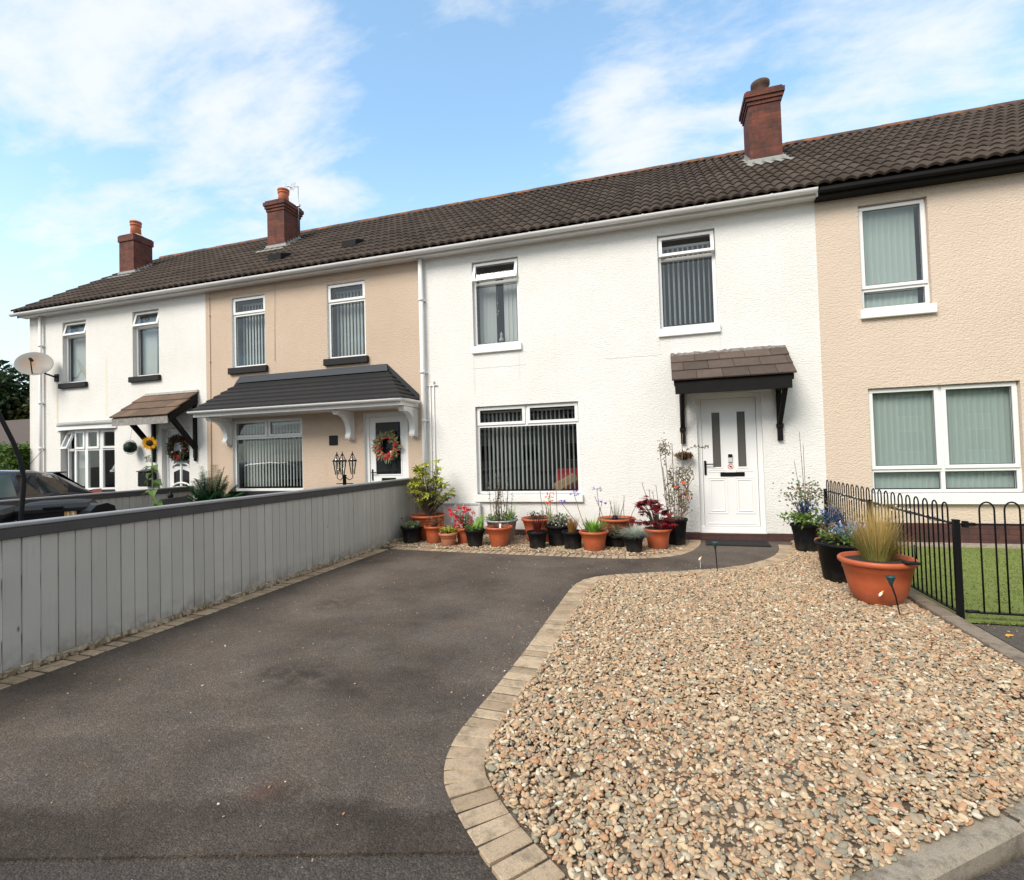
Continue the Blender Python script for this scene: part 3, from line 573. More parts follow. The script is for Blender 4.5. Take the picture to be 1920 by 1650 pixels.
# ------------------------------------------------------------------ houses
EAVE_Y, EAVE_Z, RIDGE_Y, RIDGE_Z = -.24, 5.245, 3.65, 7.97
SL = math.hypot(RIDGE_Y-EAVE_Y, RIDGE_Z-EAVE_Z); TY, TZ = (RIDGE_Y-EAVE_Y)/SL, (RIDGE_Z-EAVE_Z)/SL; NY, NZ = -TZ, TY
def roof_z(y): return EAVE_Z+(y-EAVE_Y)*TZ/TY
def roof_part(x0, x1, parent, seed):
    per = .168; ncol = 8; rows = 13; g_ = SL/rows; n = max(2, int(round((x1-x0)/(per/ncol)))); rs = np.random.RandomState(seed)
    xs = np.linspace(x0, x1, n+1); prof = .046*np.abs(np.cos(PI*xs/per))**.8
    vs = []; til = []; fs = []
    tv = rs.rand(rows+1, 500)
    col = np.floor((xs+40)/(per*2)).astype(int) % 500
    off = 0
    for r in range(rows):
        for (u, h) in ((r*g_-.03, .004), (r*g_-.03, .032), ((r+1)*g_-.02, .008)):
            hh = h+prof; 
            if h == .004: hh = h+prof*.75
            uu = u
            vs += list(zip(xs, EAVE_Y+TY*uu+NY*hh, EAVE_Z+TZ*uu+NZ*hh)); til += list(tv[r][col])
        for k in range(2):
            a = off+k*(n+1); fs += [(a+i, a+i+1, a+n+2+i, a+n+1+i) for i in range(n)]
        off += 3*(n+1)
    # underside, verge and back slope
    ml = len(fs); b0 = len(vs)
    vs += [(x0, EAVE_Y, EAVE_Z-.02), (x1, EAVE_Y, EAVE_Z-.02), (x1, RIDGE_Y, RIDGE_Z-.02), (x0, RIDGE_Y, RIDGE_Z-.02), (x0, 2*RIDGE_Y-EAVE_Y, EAVE_Z-.02), (x1, 2*RIDGE_Y-EAVE_Y, EAVE_Z-.02)]
    vs += [(x, y, z+.045) for x, y, z in vs[b0:b0+6]]
    fs += [(b0+1, b0, b0+3, b0+2), (b0+4, b0+5, b0+2, b0+3), (b0+9, b0+8, b0+11, b0+10), (b0, b0+3, b0+9, b0+6), (b0+3, b0+4, b0+10, b0+9), (b0+1, b0+2, b0+8, b0+7), (b0+2, b0+5, b0+11, b0+8)]
    til += [.4]*12
    off_ = world_loc(parent)
    me = bpy.data.meshes.new('roof'); me.from_pydata([(a-off_.x, b_-off_.y, c-off_.z) for a, b_, c in vs], [], fs)
    at = me.attributes.new('tile', 'FLOAT', 'POINT'); at.data.foreach_set('value', np.array(til, np.float32))
    me.materials.append(M_['pantile']); me.polygons.foreach_set('use_smooth', [True]*0+[False]*len(fs)); me.update()
    o = bpy.data.objects.new('roof', me); COL.objects.link(o); o.parent = parent
    b = MB(); x = x0; i = 0
    while x < x1-.05:
        e = min(x+.45, x1); rr = .125+(.004 if i % 2 else 0)
        pr = [(RIDGE_Y+rr*math.cos(t)*1.05, RIDGE_Z-.02+rr*math.sin(t)*.85+rnd.uniform(-.003, .003)) for t in np.linspace(0, PI, 9)]
        b.prism(pr, 'x', x+.004, e); x = e; i += 1
    b.build('ridge_tiles', M_['ridge'], o)
    return o
def front_wall(b, x0, x1, z0, z1, holes, y=0., dep=.13, reveal=0):
    xs = sorted({x0, x1, *[h[0] for h in holes], *[h[1] for h in holes]}); zs = sorted({z0, z1, *[h[2] for h in holes], *[h[3] for h in holes]})
    for i in range(len(xs)-1):
        for j in range(len(zs)-1):
            cx, cz = (xs[i]+xs[i+1])/2, (zs[j]+zs[j+1])/2
            if any(h[0] < cx < h[1] and h[2] < cz < h[3] for h in holes): continue
            b.quad((xs[i], y, zs[j]), (xs[i+1], y, zs[j]), (xs[i+1], y, zs[j+1]), (xs[i], y, zs[j+1]))
    for h in holes:
        a, c, d, e = h[:4]
        b.cur = h[4] if len(h) > 4 else reveal
        b.quad((a, y, d), (a, y, e), (a, y+dep, e), (a, y+dep, d)); b.quad((c, y, e), (c, y, d), (c, y+dep, d), (c, y+dep, e))
        b.quad((a, y, e), (c, y, e), (c, y+dep, e), (a, y+dep, e)); b.quad((c, y, d), (a, y, d), (a, y+dep, d), (c, y+dep, d))
        b.cur = 0
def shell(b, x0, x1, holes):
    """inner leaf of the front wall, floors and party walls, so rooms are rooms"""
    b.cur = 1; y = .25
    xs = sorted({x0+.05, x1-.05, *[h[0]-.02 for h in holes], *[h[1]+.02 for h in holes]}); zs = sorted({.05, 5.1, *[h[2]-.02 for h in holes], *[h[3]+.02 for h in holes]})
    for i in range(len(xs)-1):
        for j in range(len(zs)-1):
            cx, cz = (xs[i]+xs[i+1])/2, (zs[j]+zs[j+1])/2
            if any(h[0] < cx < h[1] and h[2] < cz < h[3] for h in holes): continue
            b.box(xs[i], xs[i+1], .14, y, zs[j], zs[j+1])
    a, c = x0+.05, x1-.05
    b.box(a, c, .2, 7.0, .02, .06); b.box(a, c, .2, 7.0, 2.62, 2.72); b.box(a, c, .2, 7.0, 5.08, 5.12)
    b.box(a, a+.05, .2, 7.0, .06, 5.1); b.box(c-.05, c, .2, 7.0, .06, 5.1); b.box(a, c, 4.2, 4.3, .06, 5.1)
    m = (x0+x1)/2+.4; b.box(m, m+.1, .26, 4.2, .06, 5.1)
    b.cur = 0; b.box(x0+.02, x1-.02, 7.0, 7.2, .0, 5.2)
def rot_x(y, z, ang): return Matrix.Translation((0, y, z)) @ Matrix.Rotation(ang, 4, 'X') @ Matrix.Translation((0, -y, -z))
def frame_ring(b, x0, x1, z0, z1, w, y0, y1, T=None, bev=.004):
    b.box(x0, x1, y0, y1, z1-w, z1, T, bev); b.box(x0, x1, y0, y1, z0, z0+w, T, bev)
    b.box(x0, x0+w, y0+.001, y1-.001, z0+w, z1-w, T, 0); b.box(x1-w, x1, y0+.001, y1-.001, z0+w, z1-w, T, 0)
def vblind(x0, x1, z0, z1, y, ang, parent, pitch=.078, w=.086, gap=None, mat='blind', jit=.03, seed=0, skip=None):
    b = MB(); R = random.Random(seed); x = x0+pitch*.5; 
    while x < x1-pitch*.3:
        if not (gap and gap[0] < x < gap[1]):
            a = ang(x) if callable(ang) else ang
            a += R.uniform(-jit, jit); dx, dy = math.cos(a)*w/2, math.sin(a)*w/2
            b.add([(x-dx, y-dy, z0), (x, y+.006, z0), (x+dx, y+dy, z0), (x-dx, y-dy, z1), (x, y+.006, z1), (x+dx, y+dy, z1)], [(0, 1, 4, 3), (1, 2, 5, 4)])
        x += pitch
    b.box(x0, x1, y-.02, y+.02, z1, z1+.03)
    return b.build('blind', M_[mat], parent)
def window(house, x0, x1, z0, z1, parts, vent_open=(), sill=None, mat_sill='plain_white', Y=.07, label=None):
    """parts: list of (xa,xb,za,zb,is_sash). Returns the window part."""
    b = MB(); frame_ring(b, x0, x1, z0, z1, .05, Y, Y+.06)
    xs = sorted({p[0] for p in parts} | {p[1] for p in parts}); zs = sorted({p[2] for p in parts} | {p[3] for p in parts})
    for x in xs[1:-1]:
        zz_ = [p for p in parts if abs(p[0]-x) < 1e-6]
        b.box(x-.025, x+.025, Y+.002, Y+.058, min(p[2] for p in zz_)+.02, max(p[3] for p in zz_)-.02)
    for z in zs[1:-1]: b.box(x0+.05, x1-.05, Y-.002, Y+.062, z-.025, z+.025)
    wdw = b.build('window', M_['upvc'], house, label)
    sb, gb, kb = MB(), MB(), MB()
    for i, (xa, xb, za, zb, sash) in enumerate(parts):
        T = None
        if i in vent_open: T = rot_x(Y-.02, zb, -vent_open[i])
        if sash:
            frame_ring(sb, xa+.018, xb-.018, za+.012, zb-.018, .052, Y-.022, Y+.03, T, .005); e = .07
        else: e = .035 if (xa > x0+.01 or xb < x1-.01) else .052
        ex0 = e if sash or xa > x0+.01 else .052; ex1 = e if sash or xb < x1-.01 else .052
        a, c, d, f = xa+ex0, xb-ex1, za+(e if sash or za > z0+.01 else .052), zb-(e if sash or zb < z1-.01 else .052)
        gy = Y+.008 if sash else Y+.03
        gb.add([(a-.01, gy, d-.01), (c+.01, gy, d-.01), (c+.01, gy, f+.01), (a-.01, gy, f+.01)], [(0, 1, 2, 3)], T)
        frame_ring(kb, a-.001, c+.001, d-.001, f+.001, .006, gy-.012, gy-.002, T, 0)
    if sb.v: sb.build('sash', M_['upvc'], wdw)
    gb.build('pane', M_['glass'], wdw); kb.build('seal', M_['seal'], wdw)
    if sill:
        c = MB(); c.box(x0-sill[0], x1+sill[0], -sill[1], Y+.004, sill[2], sill[3], bev=.006); c.build('sill', M_[mat_sill], wdw)
    return wdw
def gutter(parent, x0, x1, ztop, y, step, mat='gutter', r=.058, ends=(True, True)):
    b = MB(); prof = [(y+r*math.cos(t), ztop+r*math.sin(t)*1.0) for t in np.linspace(PI, 2*PI, 11)]
    inn = [(y+(r-.006)*math.cos(t), ztop+(r-.006)*math.sin(t)) for t in np.linspace(2*PI, PI, 11)]
    b.smooth = False; b.prism(prof+inn, 'x', x0, x1)
    for x in ([x0] if ends[0] else [])+([x1] if ends[1] else []): b.prism([(y+r*math.cos(t), ztop+r*math.sin(t)) for t in np.linspace(PI, 2*PI, 11)], 'x', x-.006, x+.006)
    x = x0+step*.4
    while x < x1-.1:
        rr = r+.006; b.prism([(y+rr*math.cos(t), ztop+.004+rr*math.sin(t)) for t in np.linspace(PI, 2*PI, 11)]+[(y+r*math.cos(t), ztop+.004+r*math.sin(t)) for t in np.linspace(2*PI, PI, 11)], 'x', x-.018, x+.018)
        x += step
    return b.build('gutter', M_[mat], parent)
def downpipe(parent, x, z0, z1, y=-.07, r=.036, mat='gutter', joints=()):
    b = MB(); b.tube([(x, y, z0), (x, y, z1)], r, 14)
    for z in joints: b.tube([(x, y, z-.03), (x, y, z+.03)], r+.007, 14); b.box(x-r-.02, x+r+.02, y+.02, -.001, z-.012, z+.012)
    return b.build('downpipe', M_[mat], parent)
def chimney(house, x0, x1, y0, y1, ztop, pot_h, pot_r, potmat, cap='corbel', label=None, pot_y=None, flare=False):
    roof_ = [c for c in house.children if c.name.startswith('roof')][0]
    b = MB(); zb = roof_z(y0)-.1; b.box(x0, x1, y0, y1, zb, ztop-.28)
    if cap == 'corbel':
        for i, (e, a, c) in enumerate(((.02, .28, .21), (.045, .21, .14), (.07, .14, .05), (.035, .05, .0))): b.box(x0-e, x1+e, y0-e, y1+e, ztop-a, ztop-c-.001*i)
    else:
        b.box(x0-.0, x1, y0, y1, ztop-.28, ztop-.2); b.box(x0-.025, x1+.025, y0-.025, y1+.025, ztop-.2, ztop-.03)
        b.box(x0, x1, y0, y1, ztop-.03, ztop)
    ch = b.build('chimney', M_['brick'], house, label)
    cx, cy = (x0+x1)/2, (y0+y1)/2
    m = MB(); m.lathe([(.30, ztop-.01), (.26, ztop+.03), (pot_r+.05, ztop+.075), (pot_r+.01, ztop+.09)], (cx, cy, 0), 20, sx=(x1-x0)/.6, sy=(y1-y0)/.6); m.build('mortar_flaunching', M_['cement'] if potmat == 'clay' else M_['old_clay'], ch)
    p = MB(); r = pot_r; z = ztop+.05
    if flare: pr = [(r*.86, z), (r*.84, z+pot_h*.35), (r*1.0, z+pot_h*.62), (r*1.16, z+pot_h*.75), (r*1.16, z+pot_h*.97), (r*1.05, z+pot_h), (r*.85, z+pot_h), (r*.8, z+.1)]
    else: pr = [(r*1.02, z), (r*.92, z+pot_h*.62), (r*.92, z+pot_h*.68), (r*1.06, z+pot_h*.7), (r*1.06, z+pot_h*.76), (r*.98, z+pot_h*.78), (r*.98, z+pot_h*.86), (r*1.1, z+pot_h*.88), (r*1.1, z+pot_h*.98), (r*1.0, z+pot_h), (r*.8, z+pot_h), (r*.78, z+.1)]
    p.lathe(pr, (cx, cy, 0), 24); p.build('chimney_pot', M_[potmat], ch)
    f = MB(); zf = roof_z(y0)                              # lead apron and stepped side flashing
    f.box(x0-.05, x1+.05, y0-.012, y0-.003, zf-.02, zf+.13)
    f.add([(x0-.12, y0-.006, zf+.05), (x1+.12, y0-.006, zf+.05), (x1+.16, y0-.24, roof_z(y0-.24)+.085), (x0-.16, y0-.24, roof_z(y0-.24)+.085), (x0-.12, y0-.006, zf+.03), (x1+.12, y0-.006, zf+.03), (x1+.16, y0-.24, roof_z(y0-.24)+.055), (x0-.16, y0-.24, roof_z(y0-.24)+.055)],
          [(0, 3, 2, 1), (4, 5, 6, 7), (3, 7, 6, 2), (0, 4, 7, 3), (1, 2, 6, 5)])
    ns = 6
    for sx, xx in ((-1, x0), (1, x1)):
        for i in range(ns):
            a = y0+(y1-y0)*i/ns; c = y0+(y1-y0)*(i+1)/ns; zc = roof_z(a)
            f.box(xx+sx*.003, xx+sx*(.010+.0015*(i % 2)), a+.002, c+.012, zc-.02, roof_z(c)+.10)
            f.box(xx, xx+sx*.11, a, c-.002, zc+.045, zc+.075+.01*rnd.random())
    f.build('flashing', M_['lead'], ch); return ch

HZ = .3   # top of the brick plinth
TOPZ = 5.13
def house(name, label, x0, x1, wallmat, holes, seed, left_gable=False, roof_x=None):
    t = thing(name, label, 'house', ((x0+x1)/2, 0, 0), 'houses of the terrace')
    b = MB(); front_wall(b, x0, x1, .12, TOPZ, holes, 0, .14, 2); shell(b, x0, x1, holes)
    if left_gable:
        b.cur = 0; b.add([(x0, 0, .0), (x0, 7.2, .0), (x0, 7.2, 5.1), (x0, RIDGE_Y, RIDGE_Z-.1), (x0, 0, 5.1)], [(0, 4, 3, 2, 1)])
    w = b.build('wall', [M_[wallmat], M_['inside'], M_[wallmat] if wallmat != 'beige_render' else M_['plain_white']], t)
    rx = roof_x or (x0, x1); roof_part(rx[0], rx[1], t, seed)
    return t
def upper_parts(x0, x1, z0=3.40, z1=4.94, tr=4.55): return [(x0, x1, z0, tr, False), (x0, x1, tr, z1, True)]

# ---- the white house in the middle
H3L, H3R = -4.296, 2.292
UL, UR, LL, DR = (-3.25, -2.375, 3.40, 4.945), (.0, .88, 3.40, 4.945), (-3.255, -1.385, .73, 2.31), (.505, 1.455, .11, 2.30)
h3 = house('terraced_house', 'white rendered house with the tiled porch over its white front door', H3L, H3R, 'white_render', [UL, UR, LL, DR], 1)
b = MB(); b.box(H3L, .50, -.012, .1, -.05, .118); b.box(1.46, H3R, -.012, .1, -.05, .118); b.box(.50, 1.46, -.03, .14, -.05, .105); b.build('plinth', M_['plinth'], h3)
w = window(h3, *UL, upper_parts(UL[0], UL[1]), {1: .30}, (.03, .05, 3.27, 3.40))
vblind(UL[0]+.05, UL[1]-.05, 3.5, 4.78, .26, lambda x: .5 if x < -2.9 else -.2, w, gap=(-2.88, -2.74), seed=1)
o_ = MB()
for z in (4.2, 4.05, 4.0): o_.lathe([(.001, z-.02), (.012, z), (.001, z+.02)], (-2.83+.02*(z == 4.05), .17, 0), 8)
o_.tube([(-2.83, .17, 3.95), (-2.83, .17, 4.5)], .002, 4); o_.lathe([(.05, 3.5), (.045, 3.53), (.015, 3.6), (.03, 3.62), (.001, 3.68)], (-2.78, .2, 0), 10); o_.build('window_ornament', M_['lead'], w)
w = window(h3, *UR, upper_parts(UR[0], UR[1]), {1: .26}, (.03, .05, 3.27, 3.40))
vblind(UR[0]+.05, UR[1]-.05, 3.5, 4.78, .20, 1.2, w, seed=2)
xm = (LL[0]+LL[1])/2
w = window(h3, *LL, [(LL[0], LL[1], LL[2], 1.955, False), (LL[0], xm, 1.955, LL[3], True), (xm, LL[1], 1.955, LL[3], True)], {}, (.04, .06, .60, .73))
vblind(LL[0]+.05, LL[1]-.05, .80, 2.2, .25, 1.50, w, seed=3)
t = thing('armchair', 'red armchair with a tan cushion, seen through the blinds of the lower white house window', 'armchair', (-1.7, .95, .06))
b = MB(); b.box(-2.05, -1.45, 1.05, 1.25, .3, 1.13, bev=.05); b.build('backrest', M_['red'], t); b = MB(); b.box(-2.05, -1.45, .55, 1.05, .12, .52, bev=.05); b.build('seat', M_['red'], t)
b = MB(); b.box(-.26, .22, -.06, .06, -.1, .1, Matrix.Translation((-1.78, .85, .88)) @ Matrix.Rotation(-.5, 4, 'Y'), bev=.04); b.build('cushion', simple('tan_cushion', (.45, .27, .13), .9), t)
# fascia, gutter, downpipe, wall pipes
def eaves(h, x0, x1, mat='gutter'):
    b = MB(); b.box(x0, x1, -.20, -.175, 5.11, 5.25); b.box(x0, x1, -.175, .0, 5.13, 5.145); b.build('fascia', M_[mat], h)
eaves(h3, H3L, H3R)
gutter(h3, H3L, H3R-.03, 5.195, -.262, .93, ends=(False, True))
downpipe(h3, -4.24, .05, 5.13, y=-.085, r=.042, joints=(.9, 2.1, 3.0, 4.35))
b = MB(); b.tube([(-4.18, -.02, 2.75), (-3.98, -.02, 2.75)], .012, 8); b.tube([(-4.13, -.02, .3), (-4.13, -.02, 2.75)], .012, 8); b.tube([(-4.06, -.02, .3), (-4.06, -.02, 2.75)], .012, 8); b.tube([(-4.06, -.05, 2.82), (-4.06, -.001, 2.82)], .02, 8)
b.build('overflow_pipe', M_['gutter'], h3)
chimney(h3, 1.79, 2.36, 2.1, 2.72, 8.36, .28, .15, 'old_clay', 'corbel', flare=True)
b = MB(); R = random.Random(5)
for (xa, xb, z_) in ((-3.28, -2.28, 3.0), (-.9, .02, 2.99)):
    b = MB(); b.tube([(xa+(xb-xa)*k/9, -.0005, z_+R.uniform(-.006, .006)) for k in range(10)], .0022, 4); b.build('hairline_crack', M_['lead'], h3)
# utility box, low on the wall
b = MB(); b.box(-3.91, -3.19, -.075, -.001, .16, .57, bev=.01); b.build('meter_box', M_['upvc'], h3)
b = MB(); frame_ring(b, -3.925, -3.175, .155, .585, .035, -.09, -.06); b.build('meter_box_frame', M_['pale_grey'], h3)
# front door
def door_frame(b, x0, x1, z0, z1, w=.065, y=.075):
    b.box(x0, x1, y, y+.07, z1-w, z1, bev=.006); b.box(x0, x0+w, y+.001, y+.07, z0, z1-w); b.box(x1-w, x1, y+.001, y+.07, z0, z1-w); b.box(x0, x1, y-.03, y+.07, z0, z0+.09, bev=.008)
b = MB(); door_frame(b, .505, 1.455, .11, 2.30, .07, .08)
x0, x1, z0, z1, y = .58, 1.38, .205, 2.225, .105
gl = [(.735, .855), (1.105, 1.225)]; gz = (1.14, 2.01)
b.quad((.505, .14, .11), (1.455, .14, .11), (1.455, .14, .2), (.505, .14, .2))
dr = b.build('front_door', M_['upvc'], h3, 'white front door with two tall narrow panes')
b = MB(); front_wall(b, x0, x1, z0, z1, [(a, c, gz[0], gz[1]) for a, c in gl], y, .02)
for a, c in gl: frame_ring(b, a-.028, c+.028, gz[0]-.028, gz[1]+.028, .028, y-.008, y+.004)
for a, c in ((.64, .93), (1.04, 1.33)):
    frame_ring(b, a, c, .40, .98, .022, y-.007, y+.004, None, .003); frame_ring(b, a+.04, c-.04, .44, .94, .012, y-.010, y+.004, None, .003)
    frame_ring(b, a+.02, c-.02, 1.06, 1.10, .012, y-.007, y+.004)
b.box(.62, 1.34, y-.012, y, .235, .26, bev=.004)
b.build('door_leaf', M_['upvc'], dr)
b = MB(); b.box(gl[0][0], gl[0][1], y+.012, y+.02, *gz); b.box(gl[1][0], gl[1][1], y+.012, y+.02, *gz); b.build('door_glass', M_['frost'], dr)
b = MB(); b.box(.835, 1.19, y-.016, y-.001, .99, 1.055, bev=.006); b.box(.85, 1.175, y-.020, y-.014, 1.003, 1.042, bev=.003); b.build('letterbox', M_['black_gloss'], dr)
b = MB(); b.box(.598, .632, y-.014, y-.001, 1.02, 1.245, bev=.006); b.tube([(.615, y-.012, 1.19), (.615, y-.05, 1.19), (.74, y-.055, 1.19)], .009, 8); b.build('door_handle', M_['black_gloss'], dr)
b = MB(); b.box(.955, 1.02, y-.028, y-.001, 1.21, 1.345, bev=.008); b.cur = 1; b.box(.957, 1.018, y-.031, y-.027, 1.29, 1.342, bev=.004); b.cur = 0
b.box(.97, 1.005, y-.030, y-.027, 1.225, 1.265, bev=.003); b.build('video_doorbell', [M_['pale_grey'], M_['black_gloss']], dr)
b = MB(); cx, cz, n = .99, 1.145, 24
for i in range(n):
    a, c = 2*PI*i/n, 2*PI*(i+1)/n; pr = [(.042*math.cos(a), .042*math.sin(a)), (.042*math.cos(c), .042*math.sin(c)), (.034*math.cos(c), .034*math.sin(c)), (.034*math.cos(a), .034*math.sin(a))]
    b.add([(cx+p, y-.003, cz+q) for p, q in pr], [(0, 1, 2, 3)])
b.add([(cx+p, y-.0035, cz+q) for p, q in ((-.028, .024), (-.022, .03), (.028, -.024), (.022, -.03))], [(0, 1, 2, 3)])
b.cur = 1; b.add([(cx+p, y-.0025, cz+q) for p, q in ((-.018, -.012), (.012, -.014), (.02, .004), (.008, .016), (-.006, .012), (-.016, .004))], [(0, 1, 2, 3, 4, 5)])
b.build('round_sticker', [M_['red'], M_['black_gloss']], dr)

def flat_tile_canopy(house_, x0, x1, y0, z0, y1, z1, rows, tw, mat, name='porch_canopy', label=None):
    """flat concrete tiles from the wall (y1,z1) down to the front (y0,z0)"""
    sl = math.hypot(y1-y0, z1-z0); ang = math.atan2(z1-z0, y1-y0)
    b = MB(); gauge = sl/rows
    for r in range(rows):
        x = x0-(tw*.5 if r % 2 else 0)
        while x < x1-.01:
            a, c = max(x, x0), min(x+tw, x1)
            if c-a > .02:
                T = Matrix.Translation((0, y0, z0)) @ Matrix.Rotation(ang, 4, 'X') @ Matrix.Translation((0, r*gauge, 0)) @ Matrix.Rotation(-.07, 4, 'X')
                b.box(a+.002, c-.002, -.02+rnd.uniform(-.003, .003), gauge+.03, .008, .034+rnd.uniform(-.001, .002), T, bev=.004)
            x += tw
    return b.build(name, M_[mat], house_, label)
cn = flat_tile_canopy(h3, .14, 1.82, -.60, 2.475, 0, 2.96, 3, .36, 'dark_brown_tile', label='small tiled porch canopy on black brackets')
b = MB(); b.prism([(-.59, 2.46), (-.02, 2.92), (-.02, 2.83), (-.57, 2.39)], 'x', .17, 1.79)      # deck
b.box(.185, 1.765, -.585, -.555, 2.27, 2.462, bev=.003)
for a in (.185, 1.735): b.prism([(-.554, 2.27), (-.554, 2.44), (-.02, 2.88), (-.02, 2.70), (-.14, 2.62)], 'x', a, a+.03)
b.build('canopy_boards', M_['black_wood'], cn)
for a in (.255, 1.655):
    b = MB(); b.box(a, a+.07, -.065, -.001, 1.53, 2.70, bev=.006); b.box(a-.012, a+.082, -.075, -.001, 1.72, 1.79, bev=.008)
    pts = [(-.04, 1.74), (-.04, 1.84), (-.50, 2.36), (-.55, 2.28)]
    b.prism(pts, 'x', a+.008, a+.062); b.box(a+.005, a+.065, -.54, -.02, 2.28, 2.34)
    b.build('canopy_bracket', M_['black_wood'], cn)
b = MB(); R = random.Random(2)
for i in range(34):
    x = .15+1.66*i/34; b.box(x, x+.05, -.035-.02*R.random(), -.001, 2.93, 2.975+.018*R.random())
b.build('crumbling_mortar', M_['peeling'], cn)

# ---- beige house with dark hipped canopy
H2L = -9.431; UL2, UR2, LL2, DR2 = (-8.725, -7.855, 3.42, 4.92), (-6.352, -5.478, 3.42, 4.92), (-8.745, -6.985, .82, 2.31), (-5.56, -4.62, .11, 2.31)
h2 = house('terraced_house', 'beige rendered house with the long dark hipped canopy over door and window', H2L, H3L, 'beige_render', [UL2, UR2, LL2, DR2], 2)
b = MB(); b.box(H2L, DR2[0], -.012, .1, -.05, .118); b.box(DR2[1], H3L, -.012, .1, -.05, .118); b.box(DR2[0], DR2[1], -.03, .14, -.05, .105); b.build('plinth', M_['plinth'], h2)
for nm, q, ang, sd_ in (('l', UL2, 2.05, 4), ('r', UR2, 1.68, 5)):
    w = window(h2, *q, upper_parts(q[0], q[1], q[2], q[3]), {}, (.06, .07, 3.29, 3.42), 'dark_sill', Y=.05)
    vblind(q[0]+.05, q[1]-.05, 3.5, 4.8, .24, ang, w, seed=sd_)
xm = (LL2[0]+LL2[1])/2
w = window(h2, *LL2, [(LL2[0], LL2[1], LL2[2], 1.93, False), (LL2[0], xm, 1.93, LL2[3], True), (xm, LL2[1], 1.93, LL2[3], True)], {}, (.06, .08, .69, .82), 'dark_sill', Y=.05)
vblind(LL2[0]+.05, LL2[1]-.05, .9, 2.2, .24, lambda x: 1.78+.42*((x-LL2[0])/1.8), w, seed=6)
eaves(h2, H2L, H3L); gutter(h2, H2L, H3L, 5.195, -.262, .93, ends=(False, False))
b = MB(); b.tube([(-9.31, -.015, .2), (-9.31, -.015, 5.1)], .008, 6)
for z in (1., 2.4, 3.6, 4.6): b.box(-9.325, -9.295, -.03, -.001, z, z+.02)
b.tube([(-7.62, -.006, 3.5), (-7.6, -.006, 5.1)], .004, 5); b.build('wall_cable', M_['beige_render'], h2)
chimney(h2, -9.57, -9.05, 2.0, 2.6, 8.10, .36, .135, 'clay', 'corbel')
for (x, y_) in ((-8.02, .63), (-6.23, .76)):       # roof vents
    b = MB(); z = roof_z(y_); b.prism([(y_-.16, z-.04), (y_-.16, z+.10), (y_+.16, z+.22), (y_+.2, z+.14)], 'x', x-.17, x+.17); b.build('roof_vent', M_['black_wood'], h2)
# big canopy: hipped lean-to
CX0, CX1, CY, CZ0 = -9.06, -4.36, -.70, 2.47; KX0, KX1, KZ = -8.50, -5.02, 3.10
b = MB(); rows = 7
def hip_pts(t, lift=0.):
    y_ = CY+(0-CY)*t; z_ = CZ0+(KZ-CZ0)*t+lift; return CX0+(KX0-CX0)*t, CX1+(KX1-CX1)*t, y_, z_
for r in range(rows):
    t0, t1 = r/rows, min(1, (r+1)/rows+.02)
    a0, c0, y0_, z0_ = hip_pts(t0, .045); a1, c1, y1_, z1_ = hip_pts(t1, .012); _, _, yb, zb = hip_pts(t0, .012)
    b.add([(a0, y0_, z0_), (c0, y0_, z0_), (c1, y1_, z1_), (a1, y1_, z1_), (a0, y0_+.002, zb), (c0, y0_+.002, zb)], [(0, 1, 2, 3), (4, 5, 1, 0)])
    # hip returns at both ends
    for (xa, xb, sg) in ((a0, a1, -1), (c0, c1, 1)):
        v = [(xa, y0_, z0_), (xa, 0, z0_), (xb, 0, z1_), (xb, y1_, z1_), (xa, y0_, zb), (xa, 0, zb)]
        b.add(v, [(0, 3, 2, 1), (4, 0, 1, 5)] if sg < 0 else [(0, 1, 2, 3), (4, 5, 1, 0)])
cn2 = b.build('canopy_roof', M_['slate_tile'], h2, 'long dark tiled canopy with white gutter')
b = MB()                                                  # dark flashing along the top and the hips
b.add([(KX0-.06, -.10, KZ-.015), (KX1+.06, -.10, KZ-.015), (KX1, -.004, KZ+.13), (KX0, -.004, KZ+.13), (KX0, -.03, KZ+.13), (KX1, -.03, KZ+.13)], [(0, 1, 5, 4), (4, 5, 2, 3)])
for (kx, cx) in ((KX0, CX0), (KX1, CX1)): 
    sg = 1 if cx > kx else -1
    b.add([(kx, -.006, KZ+.13), (cx+sg*.0, -.006, CZ0+.14), (cx, -.006, CZ0+.0), (kx, -.006, KZ-.02), (kx, -.03, KZ+.13), (cx, -.03, CZ0+.12), (cx, -.03, CZ0), (kx, -.03, KZ-.02)], [(0, 1, 2, 3), (4, 5, 1, 0), (4, 7, 6, 5)])
b.build('canopy_flashing', M_['dark_lead'], cn2)
b = MB(); b.box(CX0+.02, CX1-.02, CY+.02, CY+.045, CZ0-.115, CZ0+.012); b.box(CX0+.02, CX0+.045, CY+.045, -.001, CZ0-.115, CZ0+.012); b.box(CX1-.045, CX1-.02, CY+.045, -.001, CZ0-.115, CZ0+.012)
b.box(CX0+.045, CX1-.045, CY+.045, -.001, CZ0-.112, CZ0-.10); b.build('canopy_fascia', M_['gutter'], cn2)
b = MB(); zt = CZ0-.005; yg = CY-.035; r = .05
def gprof(c, d):  # gutter section points around centre c, across direction d
    o_ = [c+d*(r*math.cos(t))+Vector((0, 0, r*math.sin(t)*.95)) for t in np.linspace(PI, 2*PI, 9)]; i_ = [c+d*((r-.006)*math.cos(t))+Vector((0, 0, (r-.006)*math.sin(t)*.95)) for t in np.linspace(2*PI, PI, 9)]; return o_+i_
